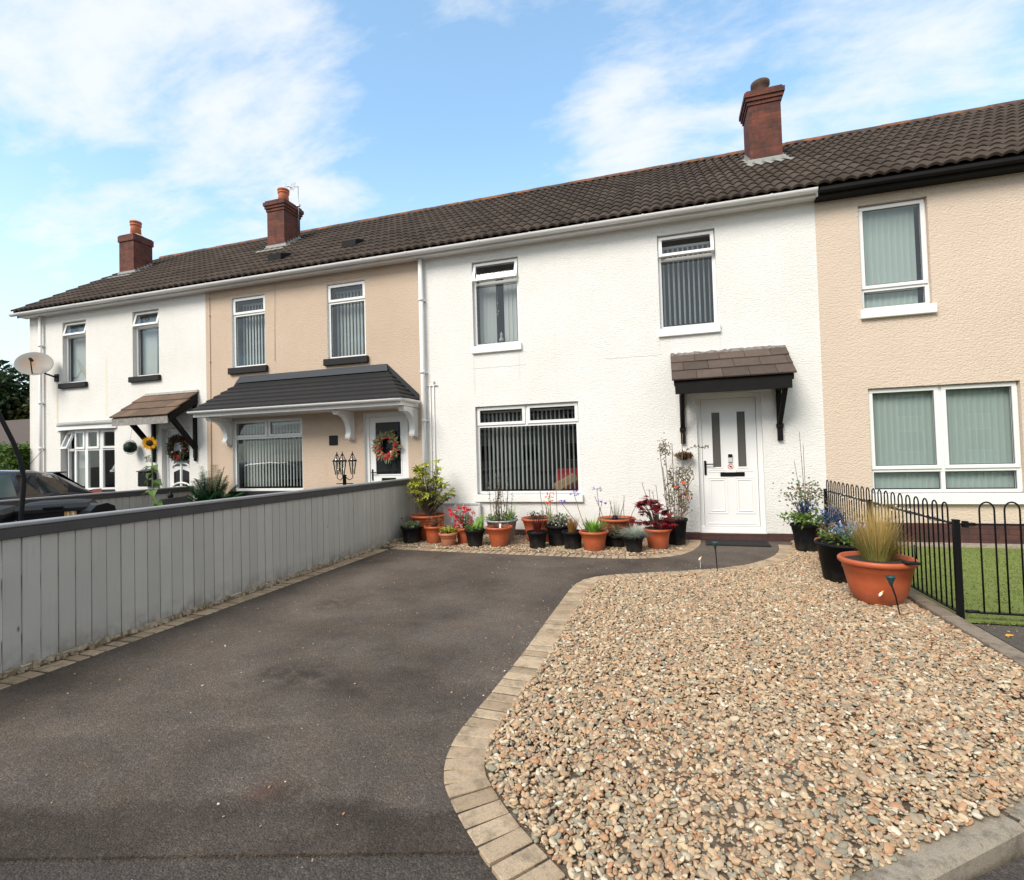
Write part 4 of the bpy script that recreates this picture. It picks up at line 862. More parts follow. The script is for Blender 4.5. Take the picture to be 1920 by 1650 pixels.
path = [(Vector((CX0-.02, -.02, zt)), Vector((-1, 0, 0))), (Vector((CX0-.02, yg+.02, zt)), Vector((-.8, -.8, 0))), (Vector((CX0+.02, yg, zt)), Vector((0, -1, 0))), (Vector((CX1-.10, yg, zt)), Vector((0, -1, 0))), (Vector((CX1-.02, yg+.03, zt)), Vector((.5, -.86, 0))), (Vector((CX1+.03, yg+.10, zt)), Vector((.86, -.5, 0))), (Vector((CX1+.045, yg+.2, zt)), Vector((1, 0, 0))), (Vector((CX1+.045, -.12, zt)), Vector((1, 0, 0)))]
rings = [gprof(c, d) for c, d in path]; o = len(b.v); n = len(rings[0])
for q in rings: b.v.extend([tuple(p) for p in q])
for i in range(len(rings)-1):
    for j in range(n): b.face((o+i*n+j, o+i*n+(j+1) % n, o+(i+1)*n+(j+1) % n, o+(i+1)*n+j))
b.face([o+(len(rings)-1)*n+j for j in range(n)]); b.face([o+j for j in range(n)])
for x in np.arange(CX0+.2, CX1-.1, .72): b.prism([(yg+.056*math.cos(t), zt+.004+.056*math.sin(t)) for t in np.linspace(PI, 2*PI, 9)], 'x', x-.014, x+.014)
b.build('canopy_gutter', M_['gutter'], cn2)
for xc in (-8.83, -5.84, -4.47):                          # white scrolled corbels
    b = MB(); pr = [(-.001, 2.352), (-.50, 2.352), (-.50, 2.27), (-.40, 2.27)]
    for t in np.linspace(0, 1, 9): a = t*PI/2; pr.append((-.40+.29*math.sin(a), 2.27-.31*(1-math.cos(a))))
    pr += [(-.11, 1.93), (-.14, 1.87), (-.13, 1.83), (-.001, 1.83)]
    b.prism(pr, 'x', xc-.055, xc+.055); b.box(xc-.07, xc+.07, -.02, -.0005, 1.80, 2.35); b.box(xc-.064, xc+.064, -.52, -.02, 2.30, 2.351); b.build('corbel', M_['upvc'], cn2)
b = MB(); door_frame(b, *DR2[:2], .11, 2.31, .07, .06); d2 = b.build('front_door', M_['upvc'], h2, 'white door with one large dark pane')
b = MB(); front_wall(b, -5.49, -4.69, .2, 2.24, [(-5.36, -4.82, 1.12, 2.12)], .085, .02)
frame_ring(b, -5.385, -4.795, 1.095, 2.145, .025, .077, .088); b.build('door_leaf', M_['upvc'], d2)
b = MB(); b.box(-5.36, -4.82, .10, .108, 1.12, 2.12); b.build('door_glass', M_['dark_glass'], d2)
b = MB(); b.box(-5.24, -4.94, .068, .084, .99, 1.05, bev=.005); b.build('letterbox', M_['black_gloss'], d2)
b = MB(); b.box(-5.455, -5.425, .07, .084, 1.0, 1.22, bev=.005); b.tube([(-5.44, .07, 1.16), (-5.44, .035, 1.16), (-5.33, .03, 1.16)], .009, 8); b.build('door_handle', M_['black_gloss'], d2)

# ---- white end house with bow window
H1L = -15.0; UL1, UR1, BW, DR1 = (-13.84, -13.055, 3.43, 4.92), (-11.565, -10.775, 3.43, 4.935), (-13.93, -12.15, .84, 2.30), (-10.72, -9.92, .11, 2.22)
h1 = house('terraced_house', 'white end house with the bow window and brown tiled porch', H1L, H2L, 'white_render_old', [UL1, UR1, BW, DR1], 3, True, (-15.16, H2L))
b = MB(); b.box(H1L, DR1[0], -.012, .1, -.05, .118); b.box(DR1[1], H2L, -.012, .1, -.05, .118); b.box(*DR1[:2], -.03, .14, -.05, .105); b.build('plinth', M_['plinth'], h1)
for q, sd_ in ((UL1, 7), (UR1, 8)):
    w = window(h1, *q, upper_parts(q[0], q[1], q[2], q[3], 4.57), {1: .24}, (.06, .07, 3.31, 3.43), 'dark_sill', Y=.085)
    b = MB(); xx = q[0]+.04; 
    while xx < q[0]+.46: b.tube([(xx, .24, 3.46), (xx+.01, .24, 4.85)], .022, 6, False); xx += .036
    b.build('curtain', M_['curtain'], w)
    b = MB(); xd = q[0]+(q[1]-q[0])*.5
    for k in range(4): 
        a = PI/2*k; T = rot_x(.065, q[3], -.24)
        pts = [(xd+.05*math.cos(a)*1.3, .088, 4.74+.05*math.sin(a)), (xd+.05*math.cos(a+PI/2)*1.3, .088, 4.74+.05*math.sin(a+PI/2))]
        pts = [tuple(T @ Vector(p)) for p in pts]; b.tube(pts, .005, 4)
    b.build('leaded_diamond', M_['seal'], w)
eaves(h1, -15.1, H2L); gutter(h1, -15.2, H2L, 5.195, -.262, .93, ends=(True, False)); downpipe(h1, -14.50, .05, 5.14, y=-.07, joints=(1.9, 3.0, 4.4))
b = MB(); b.prism([(-.20, 5.10), (-.20, 5.24), (3.65, 7.94), (7.45, 5.24), (7.45, 5.10), (3.65, 7.80)], 'x', -15.10, -15.06); b.build('bargeboard', M_['gutter'], h1)
chimney(h1, -14.67, -14.12, 1.95, 2.5, 7.97, .42, .135, 'clay', 'plain')
# bow window
N = 4; xs = np.linspace(BW[0]+.09, BW[1], N+1); ys = [.10, -.01, -.045, -.01, .10]
b = MB(); gb = MB(); sb = MB()
for i in range(N):
    p, q = Vector((xs[i], ys[i], 0)), Vector((xs[i+1], ys[i+1], 0)); ln = (q-p).length; T = Matrix.Translation(p) @ Matrix.Rotation(math.atan2(q.y-p.y, q.x-p.x), 4, 'Z')
    frame_ring(b, 0, ln, .88, 2.30, .045, 0, .06, T, .004); b.box(.04, ln-.04, .003, .057, 1.80, 1.86, T)
    T2 = T @ rot_x(-.02, 2.25, -.35) if i == 0 else T
    frame_ring(sb, .035, ln-.035, 1.84, 2.27, .05, -.025, .02, T2, .004)
    gb.add([(.07, .0, 1.87), (ln-.07, .0, 1.87), (ln-.07, .0, 2.24), (.07, .0, 2.24)], [(0, 1, 2, 3)], T2); gb.add([(.04, .03, .92), (ln-.04, .03, .92), (ln-.04, .03, 1.81), (.04, .03, 1.81)], [(0, 1, 2, 3)], T)
bw = b.build('window', M_['upvc'], h1, 'bow window with four lights'); sb.build('sash', M_['upvc'], bw); gb.build('pane', M_['glass'], bw)
vblind(xs[0]+.05, xs[1]-.02, .95, 2.2, .28, 1.9, bw, seed=9); vblind(xs[3]+.03, xs[4]-.06, .95, 2.2, .28, 2.2, bw, pitch=.09, seed=10)
def bow(b, e, z0, z1, y0):      # curved canopy slab over the bow
    n = 14; P = [(BW[0]-.08+(BW[1]-BW[0]+.16)*i/n, y0-e*math.sin(PI*i/n)**.7) for i in range(n+1)]
    b.prism(P+[(BW[1]+.08, -.001), (BW[0]-.08, -.001)], 'z', z0, z1)
b = MB(); bow(b, .17, 2.30, 2.40, -.03); b.build('bow_fascia', M_['plain_white'], bw)
b = MB(); bow(b, .20, 2.402, 2.425, -.04); n = 14
b.add([(BW[0]-.1, -.0, 2.50), (BW[1]+.1, 0, 2.50)]+[(BW[0]-.08+(BW[1]-BW[0]+.16)*i/n, -.045-.20*math.sin(PI*i/n)**.7, 2.426) for i in range(n+1)], [(0, 2+i, 3+i) if i < n/2 else (1, 2+i, 3+i) for i in range(n)]+[(0, 9, 1)])
b.build('bow_lead_roof', M_['lead'], bw)
b = MB(); b.box(BW[0], BW[1]+.02, -.14, .08, .76, .86, bev=.01); b.build('sill', M_['dark_sill'], bw)
b = MB(); b.box(-12.75, -12.70, .5, .55, .75, 1.35); b.box(-12.95, -12.5, .45, .6, 1.28, 1.33); b.lathe([(.17, 1.33), (.10, 1.46), (.03, 1.52)], (-12.72, .52, 0), 16); b.build('table_lantern', M_['plain_white'], bw)
b = MB(); b.box(-12.34, -12.17, .32, .42, .9, 1.0); b.build('teal_box', M_['teal'], bw)
# porch
C1X0, C1X1 = -11.25, -9.64
cn1 = flat_tile_canopy(h1, C1X0, C1X1, -.72, 2.44, 0, 2.98, 3, .28, 'brown_tile', label='brown tiled porch canopy with peeling boards')
b = MB(); b.prism([(-.71, 2.42), (-.02, 2.93), (-.02, 2.84), (-.69, 2.35)], 'x', C1X0+.02, C1X1-.02)
for a in (C1X0+.03, C1X1-.055): b.prism([(-.69, 2.28), (-.69, 2.43), (-.01, 2.95), (-.01, 2.74)], 'x', a, a+.03)
for a in (C1X0+.30, C1X1-.12):
    b.box(a, a+.07, -.065, -.001, 1.55, 2.72, bev=.006); b.box(a-.012, a+.082, -.075, -.001, 1.74, 1.82, bev=.008); b.prism([(-.03, 1.70), (-.03, 1.84), (-.52, 2.40), (-.60, 2.34)], 'x', a+.005, a+.065)
    b.lathe([(.001, 1.47), (.03, 1.49), (.034, 1.53), (.02, 1.56)], (a+.035, -.035, 0), 10)
b.build('canopy_boards', M_['black_wood'], cn1)
b = MB(); b.box(C1X0+.03, C1X1-.03, -.715, -.69, 2.27, 2.425); b.build('canopy_front_board', M_['peeling'], cn1)
b = MB(); b.box(C1X0+.1, C1X1, -.05, -.001, 2.975, 3.03, bev=.004); b.build('mortar_fillet', M_['cement'], cn1)
b = MB(); door_frame(b, *DR1[:2], .11, 2.22, .06, .10); d1 = b.build('front_door', M_['upvc'], h1, 'white door with arched panes')
b = MB(); front_wall(b, -10.66, -9.98, .2, 2.16, [], .125, .02)
for k, zz_ in enumerate((.78, 1.22, 1.66)):
    for t in np.linspace(.1, PI-.1, 10)[:-1]:
        cxx = -10.30; p = (cxx+.25*math.cos(t), .11, zz_+.11*math.sin(t)+.12); q = (cxx+.25*math.cos(t+.33), .11, zz_+.11*math.sin(t+.33)+.12); b.tube([p, q], .022, 6, False)
b.box(-10.32, -10.28, .10, .13, .9, 1.95); b.build('door_leaf', M_['upvc'], d1)
b = MB()
for (a, c) in ((-10.52, -10.335), (-10.265, -10.08)):
    for z in (.98, 1.42): b.add([(a, .119, z-.04), (c, .119, z-.04), (c, .119, z+.27 if a > -10.3 else z+.33), (a, .119, z+.33 if a > -10.3 else z+.27)], [(0, 1, 2, 3)])
    b.add([(a, .119, 1.86), (c, .119, 1.86), (c, .119, 2.05), (a, .119, 2.05)], [(0, 1, 2, 3)])
b.build('door_glass', M_['dark_glass'], d1)

# ---- cream house on the right
H4R = 8.6; U4, L4 = (2.855, 3.715, 3.40, 4.96), (2.875, 4.665, .72, 2.25)
h4 = house('terraced_house', 'cream rendered house behind black railings, sage blinds in its windows', H3R, H4R, 'cream_render', [U4, L4, (6.2, 7.1, 3.4, 4.96)], 4)
b = MB(); b.box(H3R, H4R, -.012, .1, -.05, .118); b.add([(H3R+.0, -.0135, .11), (H4R, -.0135, .11), (H4R, -.0135, .30), (H3R, -.0135, .30), (H3R, .0, .30), (H4R, 0, .30)], [(0, 1, 2, 3), (3, 2, 5, 4)]); b.build('plinth', M_['plinth'], h4)
w = window(h4, *U4, [(U4[0], U4[1], U4[2], 3.71, False), (U4[0], U4[1], 3.71, U4[3], True)], {}, (.035, .06, 3.27, 3.40))
vblind(U4[0]+.05, U4[1]-.05, 3.44, 4.9, .17, .1, w, mat='blind_green', w=.098, jit=.01, seed=11)
xm = (L4[0]+L4[1])/2
w = window(h4, *L4, [(L4[0], xm, L4[2], 1.05, False), (xm, L4[1], L4[2], 1.05, False), (L4[0], xm, 1.05, L4[3], True), (xm, L4[1], 1.05, L4[3], True)], {}, (.035, .07, .57, .72))
vblind(L4[0]+.03, L4[1]-.02, .78, 2.2, .17, .1, w, mat='blind_green', w=.098, jit=.01, seed=12)
w = window(h4, 6.2, 7.1, 3.4, 4.96, [(6.2, 7.1, 3.4, 3.71, False), (6.2, 7.1, 3.71, 4.96, True)], {}, (.035, .06, 3.27, 3.40))
b = MB(); b.box(H3R+.002, H4R, -.20, -.0, 5.095, 5.245, bev=.004); b.prism([(-.28, 5.20), (-.28, 5.155), (-.265, 5.135), (-.202, 5.135), (-.202, 5.20)], 'x', H3R+.01, H4R); b.build('black_fascia', M_['black_wood'], h4)

# ------------------------------------------------------------------ small things on and by the houses
t = thing('tv_aerial', 'thin metal tv aerial fixed to the side of the middle chimney', 'aerial', (-8.98, 2.45, 7.7))
b = MB(); b.tube([(-8.98, 2.45, 7.55), (-8.97, 2.45, 8.62)], .012, 6); b.box(-9.04, -8.93, 2.42, 2.48, 8.08, 8.14); b.tube([(-9.05, 2.45, 7.75), (-8.97, 2.45, 7.75)], .01, 6); b.build('mast', M_['silver'], t)
b = MB(); b.tube([(-8.96, 2.45, 8.6), (-9.34, 2.38, 8.64)], .008, 5)
for x, l in ((-9.06, .12), (-9.12, .12), (-9.18, .10), (-9.3, .08)): b.tube([(x, 2.42-l*.3, 8.62-l), (x, 2.42+l*.3, 8.62+l)], .006, 5)
b.tube([(-9.12, 2.4, 8.56), (-9.30, 2.35, 8.70)], .012, 5); b.build('antenna', M_['silver'], t)

t = thing('satellite_dish', 'rusty grey satellite dish on the end house beside its downpipe', 'satellite dish', (-14.05, -.1, 3.6))
Td = Matrix.Translation((-14.12, -.42, 3.88)) @ Euler((math.radians(66), 0, math.radians(44))).to_matrix().to_4x4()
def dish_mat():
    m, t_, bs = new_mat('rusty_grey_metal'); co = obco(t_); s_ = t_.nodes.new('ShaderNodeVectorMath'); s_.operation = 'LENGTH'
    sub = t_.nodes.new('ShaderNodeVectorMath'); sub.operation = 'SUBTRACT'; sub.inputs[1].default_value = (-.12, -.3, .28); t_.links.new(co, sub.inputs[0]); t_.links.new(sub.outputs[0], s_.inputs[0])
    f = mth(t_, 'MULTIPLY', mp(t_, s_.outputs['Value'], .05, .27, 1, 0), mp(t_, nz(t_, co, 9, 5, .7), .36, .58))
    t_.links.new(mixc(t_, f, (.30, .285, .26), (.40, .21, .09)), bs.inputs['Base Color']); bs.inputs['Roughness'].default_value = .6; return m
M_['dish'] = dish_mat()
b = MB(); b.lathe([(.001, -.042), (.11, -.036), (.22, -.018), (.295, .006), (.306, .006), (.302, -.003), (.22, -.027), (.11, -.045), (.001, -.051)], (0, 0, 0), 36, sx=1.16, sy=1.06, cap_b=False, T=None)
b.v = [tuple(Td @ Vector(p)) for p in b.v]; b.build('reflector', M_['dish'], t)
b = MB(); fe = Td @ Vector((0, -.03, .24)); b.tube([Td @ Vector((0, -.28, .0)), fe], .012, 6); b.tube([fe, fe+(Td.to_3x3() @ Vector((0, .02, -.1)))], .035, 10); b.build('feed_arm', M_['black_gloss'], t)
b = MB(); b.tube([Td @ Vector((0, 0, -.06)), (-14.05, -.22, 3.66), (-14.03, -.01, 3.60)], .02, 8); b.box(-14.09, -13.97, -.03, -.001, 3.5, 3.68); b.build('mount', M_['black_metal'], t)

def ball(c, r, n, mat, name, label, cat):
    b = MB(); R = random.Random(4)
    b.lathe([(max(.001, r*.93*math.sin(a)), -r*.93*math.cos(a)) for a in np.linspace(0, PI, 12)], c, 18)
    for i in range(n):
        z = R.uniform(-1, 1); a = R.random()*6.283; d = Vector((math.sqrt(1-z*z)*math.cos(a)*.9, math.sqrt(1-z*z)*math.sin(a), z*1.25)); 
        b.leaf(Vector(c)+d*r*.9, (d+Vector((R.uniform(-1, 1), R.uniform(-1, 1), R.uniform(-1, 1)))*.6), d.orthogonal(), r*.14, r*.10)
    return b
t = thing('topiary_ball', 'dark green artificial leaf ball hanging beside the brown tiled porch', 'topiary ball', (-11.42, -.18, 1.83))
ball((-11.42, -.18, 1.83), .135, 900, None, '', '', '').build('leaf_ball', L['palm'] if False else leafm('dark_topiary_leaf', (.012, .04, .025), .4), t)
b = MB(); b.tube([(-11.42, -.18, 1.99), (-11.42, -.12, 2.36)], .003, 4); b.build('hanging_wire', M_['black_metal'], t)
b = MB(); b.box(-11.17, -10.86, -.22, -.001, .95, 1.28, bev=.02); b.prism([(-.24, 1.275), (-.24, 1.29), (-.001, 1.34), (-.001, 1.275)], 'x', -11.18, -10.85)
mb_ = b.build('letter_box', M_['black_gloss']); single(mb_, 'black wall mounted post box beside the sunflower', 'post box')

def text_obj(name, txt, loc, size, rot, mat, depth=.004):
    c = bpy.data.curves.new(name, 'FONT'); c.body = txt; c.size = size; c.extrude = depth; c.align_x = 'CENTER'; c.align_y = 'CENTER'
    o = bpy.data.objects.new(name, c); COL.objects.link(o); me = bpy.data.meshes.new_from_object(o); bpy.data.objects.remove(o); me.materials.clear(); me.materials.append(mat)
    o = bpy.data.objects.new(name, me); o.location = loc; o.rotation_euler = rot; COL.objects.link(o); return o
o = text_obj('house_number', '504', (-11.08, -.014, 1.55), .17, (PI/2, 0, 0), M_['silver']); single(o, 'silver numbers on the white wall above the post box', 'house number')
b = MB(); b.box(-6.345, -6.155, -.022, -.001, 1.715, 1.905, bev=.004); single(b.build('door_plaque', M_['black_gloss']), 'square black plaque on the beige wall above the lantern post', 'plaque')

def wreath(name, c, r, tubes, label, seed, yoff=.0):
    t = thing(name, label, 'wreath', c); R = random.Random(seed)
    for nm, mat_, cnt, ln in tubes:
        b = MB()
        for i in range(cnt):
            a = R.random()*6.283
            if nm == 'ribbon' and not (PI*1.05 < a < PI*1.98) and R.random() < .75: continue
            q = r*R.uniform(.72, 1.12); p = Vector((c[0]+q*math.cos(a), c[1]-R.uniform(0, .05), c[2]+q*math.sin(a)))
            d = Vector((math.cos(a)*R.uniform(.1, 1)-math.sin(a)*R.uniform(-1, 1), -R.uniform(.0, .7), math.sin(a)*R.uniform(.1, 1)+math.cos(a)*R.uniform(-1, 1)))
            if nm == 'bauble': b = MB(); b.lathe([(.001, -.022), (.016, -.016), (.023, 0), (.016, .016), (.001, .022)], tuple(p), 8); b.build(nm, mat_, t)
            else: b.leaf(p, d, Vector((0, -1, .2)), ln*R.uniform(.6, 1.2), ln*.3)
        if nm != 'bauble': b.build(nm, mat_, t)
    b = MB(); b.tube([(c[0]+r*.9*math.cos(a), c[1], c[2]+r*.9*math.sin(a)) for a in np.linspace(0, 2*PI, 25)], .022, 6); b.build('ring', M_['bark'], t)
    return t
wreath('wreath', (-5.08, .045, 1.66), .19, [('twigs', L['sage'], 260, .13), ('pale_leaves', L['straw'], 60, .14), ('ribbon', L['redflower'], 330, .11), ('bauble', M_['plain_white'], 7, 0), ('orange_leaves', L['orange'], 16, .09)], 'red and twig wreath on the door under the dark canopy', 1)
wreath('wreath', (-10.30, .07, 1.78), .21, [('foliage', L['dark'], 420, .12), ('red_leaves', L['redflower'], 130, .10), ('bauble', M_['plain_white'], 5, 0)], 'dark green and red wreath on the door of the end house', 2)

# lantern post
t = thing('garden_lantern_post', 'black post with three small lanterns in front of the beige wall', 'lantern post', (-5.46, -.8, 0))
b = MB(); b.lathe([(.10, 0), (.10, .03), (.05, .06), (.032, .10), (.032, 1.12), (.04, 1.14), (.02, 1.16)], (-5.46, -.8, 0), 14); b.tube([(-5.63, -.8, 1.0), (-5.29, -.8, 1.0)], .008, 6); b.build('post', M_['black_metal'], t)
for (dx, dy) in ((-.15, .0), (.02, -.08), (.13, .06)):
    x, y = -5.46+dx, -.8+dy; b = MB(); b.tube([(-5.46, -.8, 1.13), (-5.46+dx*.6, -.8+dy*.6, 1.06), (x, y, 1.10), (x, y, 1.16)], .008, 6)
    for k in range(6):
        a = PI/3*k; b.tube([(x+.03*math.cos(a), y+.03*math.sin(a), 1.16), (x+.068*math.cos(a), y+.068*math.sin(a), 1.40)], .008, 4); b.tube([(x+.068*math.cos(a), y+.068*math.sin(a), 1.40), (x+.03*math.cos(a), y+.03*math.sin(a), 1.49), (x, y, 1.51)], .005, 4)
    b.lathe([(.078, 1.39), (.078, 1.41), (.066, 1.42), (.066, 1.39)], (x, y, 0), 12, cap_b=False); b.lathe([(.03, 1.50), (.012, 1.53), (.001, 1.58)], (x, y, 0), 8)
    ln = b.build('lantern', M_['black_metal'], t)
    b = MB(); b.lathe([(.028, 1.17), (.060, 1.39), (.030, 1.46), (.001, 1.48)], (x, y, 0), 6); b.build('lantern_glass', M_['glass'], ln)

# ------------------------------------------------------------------ fences
def board_fence(name, X, y0, y1, H, label, both=False, pitch=.115):
    t = thing(name, label, 'fence', (X, y1, 0), 'grey board fences'); b = MB(); R = random.Random(8); y = y0
    while y > y1:
        ww = pitch-.005-.003*R.random(); x_ = X+R.uniform(-.0025, .0025)
        b.box(x_, x_+.018, y-ww, y, .035+R.uniform(-.004, .012), H-.06, bev=.0025); y -= pitch
    for yy_ in (0,): pass
    bd = b.build('boards', M_['plank'], t)
    b = MB()
    for z in (.2, .62): b.box(X-.045, X-.003, y1, y0, z, z+.07)
    y = y0-.05
    while y > y1: b.box(X-.08, X-.046, y-.07, y, .0, H-.09); y -= 1.8
    b.build('frame_posts', M_['rail'], t)
    b = MB(); b.box(X+.020, X+.042, y1, y0, H-.108, H-.03, bev=.004); b.box(X-.07, X-.046, y1, y0, H-.125, H-.03, bev=.004); b.build('top_rail', M_['rail'], t)
    b = MB(); y = y0
    while y > y1+.05:
        e = max(y-2.4, y1); b.box(X-.075, X+.05, e+.003, y, H-.028, H, bev=.006); y = e
    b.build('capping', M_['cap'], t); return t
board_fence('wooden_fence', -4.43, -.03, -8.1, 1.06, 'long grey board fence with dark top rail along the driveway')
board_fence('wooden_fence', -9.45, -.35, -7.5, .97, 'grey board fence behind the wheelie bins, beside the parked car', pitch=.12)

def railing(name, p0, p1, label, hoops, H, zrail, zbot, pitch, cat, hw=.5):
    t = thing(name, label, cat, (p0[0], p0[1], 0)); p0, p1 = Vector((*p0, 0)), Vector((*p1, 0)); d = (p1-p0); ln = d.length; d.normalize()
    b = MB(); r = pitch*hw/2
    for i in range(hoops):
        c = p0+d*(pitch*(i+.5)); a, e = c-d*r, c+d*r; zt = H-r
        pts = [(a.x, a.y, zbot)]+[(c.x-d.x*r*math.cos(t_), c.y-d.y*r*math.cos(t_), zt+r*1.25*math.sin(t_)) for t_ in np.linspace(0, PI, 9)]+[(e.x, e.y, zbot)]
        b.tube(pts, .0068, 6)
    b.build('hooped_bars', M_['black_metal'], t)
    b = MB(); T = Matrix.Translation(p0) @ Matrix.Rotation(math.atan2(d.y, d.x), 4, 'Z')
    b.box(0, ln, -.016, .016, zrail-.006, zrail+.006, T); b.box(0, ln, -.016, .016, zbot-.006, zbot+.006, T); b.build('rails', M_['black_metal'], t); return t
t = railing('hooped_railing', (2.245, -.12), (2.245, -3.55), 'black hoop topped railing beside the gravel, running to the cream house', 20, .925, .775, .06, .170, 'railing')
for (x, y, h_) in ((2.245, -.09, .80), (2.245, -1.78, .80)): b = MB(); b.box(x-.02, x+.02, y-.02, y+.02, -.02, h_); b.build('post', M_['black_metal'], t)
b = MB(); b.box(2.224, 2.266, -3.616, -3.574, -.02, .80, bev=.003); b.box(2.222, 2.268, -3.618, -3.572, .80, .812, bev=.003); b.build('end_post', M_['black_metal'], t)
t = railing('hooped_gate_panel', (2.37, -3.60), (4.2, -3.60), 'black hoop topped panel facing the front, in front of the lawn', 11, .94, .775, .07, .164, 'railing', .6)
b = MB(); b.tube([(2.28, -3.6, .775), (2.37, -3.6, .775)], .013, 8); b.box(2.29, 2.32, -3.62, -3.58, .75, .80); b.tube([(2.28, -3.6, .075), (2.37, -3.6, .075)], .013, 8); b.build('hinges', M_['black_metal'], t)

def string_lights(name, pts, nb, label, seed, wrap=0):
    t = thing(name, label, 'string lights', pts[0]); R = random.Random(seed); P = []
    for i in range(len(pts)-1):
        a, c = Vector(pts[i]), Vector(pts[i+1]); k = max(2, int((c-a).length/.04))
        for j in range(k):
            q = a.lerp(c, j/k)
            if wrap: ph = (q-Vector(pts[0])).length*wrap; q = q+Vector((.02*math.cos(ph), 0, .022*math.sin(ph)))
            else: q = q+Vector((R.uniform(-.004, .004), R.uniform(-.006, .006), R.uniform(-.004, .008)))
            P.append(q)
    b = MB(); b.tube(P, .0022, 4); b.build('cable', M_['string'], t)
    b = MB()
    for i in range(nb):
        q = P[int((i+.5)/nb*len(P))]+Vector((R.uniform(-.012, .012), -.008, R.uniform(-.012, .014))); s_ = .007
        b.lathe([(.001, -s_*1.4), (s_*.8, -s_*.6), (s_, .3*s_), (.001, s_*1.5)], tuple(q), 6)
    b.build('bulbs', M_['bulb'], t); return t
string_lights('string_lights', [(2.235, -.2, .775), (2.235, -3.55, .775)], 46, 'string of tiny clear bulbs wound round the top rail of the black railing', 1, 70)
string_lights('string_lights', [(-4.15, -1.16, .035), (-3.6, -1.22, .035), (-2.8, -1.34, .035), (-2.0, -1.40, .035), (-1.2, -1.46, .035), (-.6, -1.50, .035), (-.25, -1.42, .035), (.05, -1.18, .035)], 17, 'string of tiny clear bulbs along the ground in front of the pots', 2)

# ------------------------------------------------------------------ pots and plants
def V(x, y, z): return Vector((x, y, z))
def pot_mesh(x, y, rt_, rb, h, z0=.012, style='rim'):
    b = MB()
    if style == 'rim': pr = [(rb*.97, 0), (rb, .01), (rb+(rt_*.86-rb)*.6, h*.55), (rt_*.86, h*.76), (rt_*.88, h*.77), (rt_*.90, h-.045), (rt_*.96, h-.04), (rt_, h-.03), (rt_, h-.01), (rt_*.97, h), (rt_*.90, h-.002), (rt_*.86, h-.04), (rt_*.8, h-.09), (.001, h-.09)]
    elif style == 'bowl': pr = [(rb*.95, 0), (rb, .012), (rb*1.25, h*.22), (rt_*.80, h*.50), (rt_*.87, h*.74), (rt_*.89, h*.75), (rt_*.90, h-.055), (rt_*.955, h-.05), (rt_, h-.035), (rt_, h-.012), (rt_*.965, h), (rt_*.88, h-.003), (rt_*.84, h-.05), (rt_*.78, h-.10), (.001, h-.1)]
    else: pr = [(rb*.97, 0), (rb, .008), (rt_*.92, h-.03), (rt_, h-.028), (rt_, h-.004), (rt_*.97, h), (rt_*.92, h-.004), (rt_*.88, h-.06), (.001, h-.06)]
    b.lathe(pr, (x, y, z0), 40); return b
def potted(label, x, y, rt_, rb, h, mat, style='rim', soil=True, name='potted_plant', cat='potted plant'):
    t = thing(name, label, cat, (x, y, .012)); t['group'] = 'plant pots along the front of the house' if x < .6 else 'plant pots beside the railings'
    pot_mesh(x, y, rt_, rb, h, .012, style).build('pot', M_[mat], t)
    b = MB(); b.lathe([(rt_*.87, h-.035), (rt_*.5, h-.022), (.001, h-.015)], (x, y, .012), 20, cap_b=False); b.build('soil', M_['soil'], t)
    return t, V(x, y, h-.01)
def tuft(t, c, n, l, spread, w, mat, droop=.5, seed=0, name='grass_blades', lean=(0, 0), rad=.05, lv=.3, seg=5):
    b = MB(); R = random.Random(seed)
    for i in range(n):
        a = R.random()*6.283; s_ = spread*R.random()**.7; rr = rad*math.sqrt(R.random())
        d = V(math.cos(a)*s_+lean[0], math.sin(a)*s_+lean[1], 1); b.blade(c+V(math.cos(a)*rr, math.sin(a)*rr, 0), d, l*R.uniform(1-lv, 1+lv), w, droop*R.uniform(.4, 1.4), seg)
    return b.build(name, L[mat], t)
def bush(t, c, h, r, nb, nl, ll, lw, mat, seed, name='foliage', stem=True, clump=.35, low=.3, lv=None):
    ll, lw, nb = ll*1.25, lw*1.35, int(nb*1.25); b = MB(); s_ = MB(); R = random.Random(seed)
    for i in range(nb):
        a = R.random()*6.283; q = r*math.sqrt(R.random()); zt = h*R.uniform(low, 1)*(1-.35*(q/r)**2); tip = c+V(q*math.cos(a), q*math.sin(a), zt)
        if stem: m_ = c+V(q*.35*math.cos(a), q*.35*math.sin(a), zt*.5); s_.tube([c+V(q*.08*math.cos(a), q*.08*math.sin(a), -.02), m_, tip], [.006+h*.008, .005+h*.003, .002], 5, False)
        for j in range(nl):
            d = V(R.gauss(0, 1), R.gauss(0, 1), R.gauss(.35, .7)).normalized(); p = tip+d*R.random()*ll*clump*2
            b.leaf(p, d, V(R.gauss(0, .4), R.gauss(0, .4), 1), ll*R.uniform(.6, 1.2), lw*R.uniform(.7, 1.2))
    if stem: s_.build('stems', M_['bark'], t)
    return b.build(name, L[mat], t)
def stalks(t, spec, head, mat, stem_mat='cane', name='flower_heads'):
    s_ = MB(); b = MB(); R = random.Random(len(spec))
    for (p0, p1) in spec:
        m_ = p0.lerp(p1, .5)+V(R.uniform(-.015, .015), R.uniform(-.01, .01), 0); s_.tube([p0, m_, p1], [.005, .0045, .004], 5, False); head(b, p1, R)
    s_.build('stalks', M_[stem_mat] if stem_mat in M_ else L[stem_mat], t); b.build(name, L[mat], t)
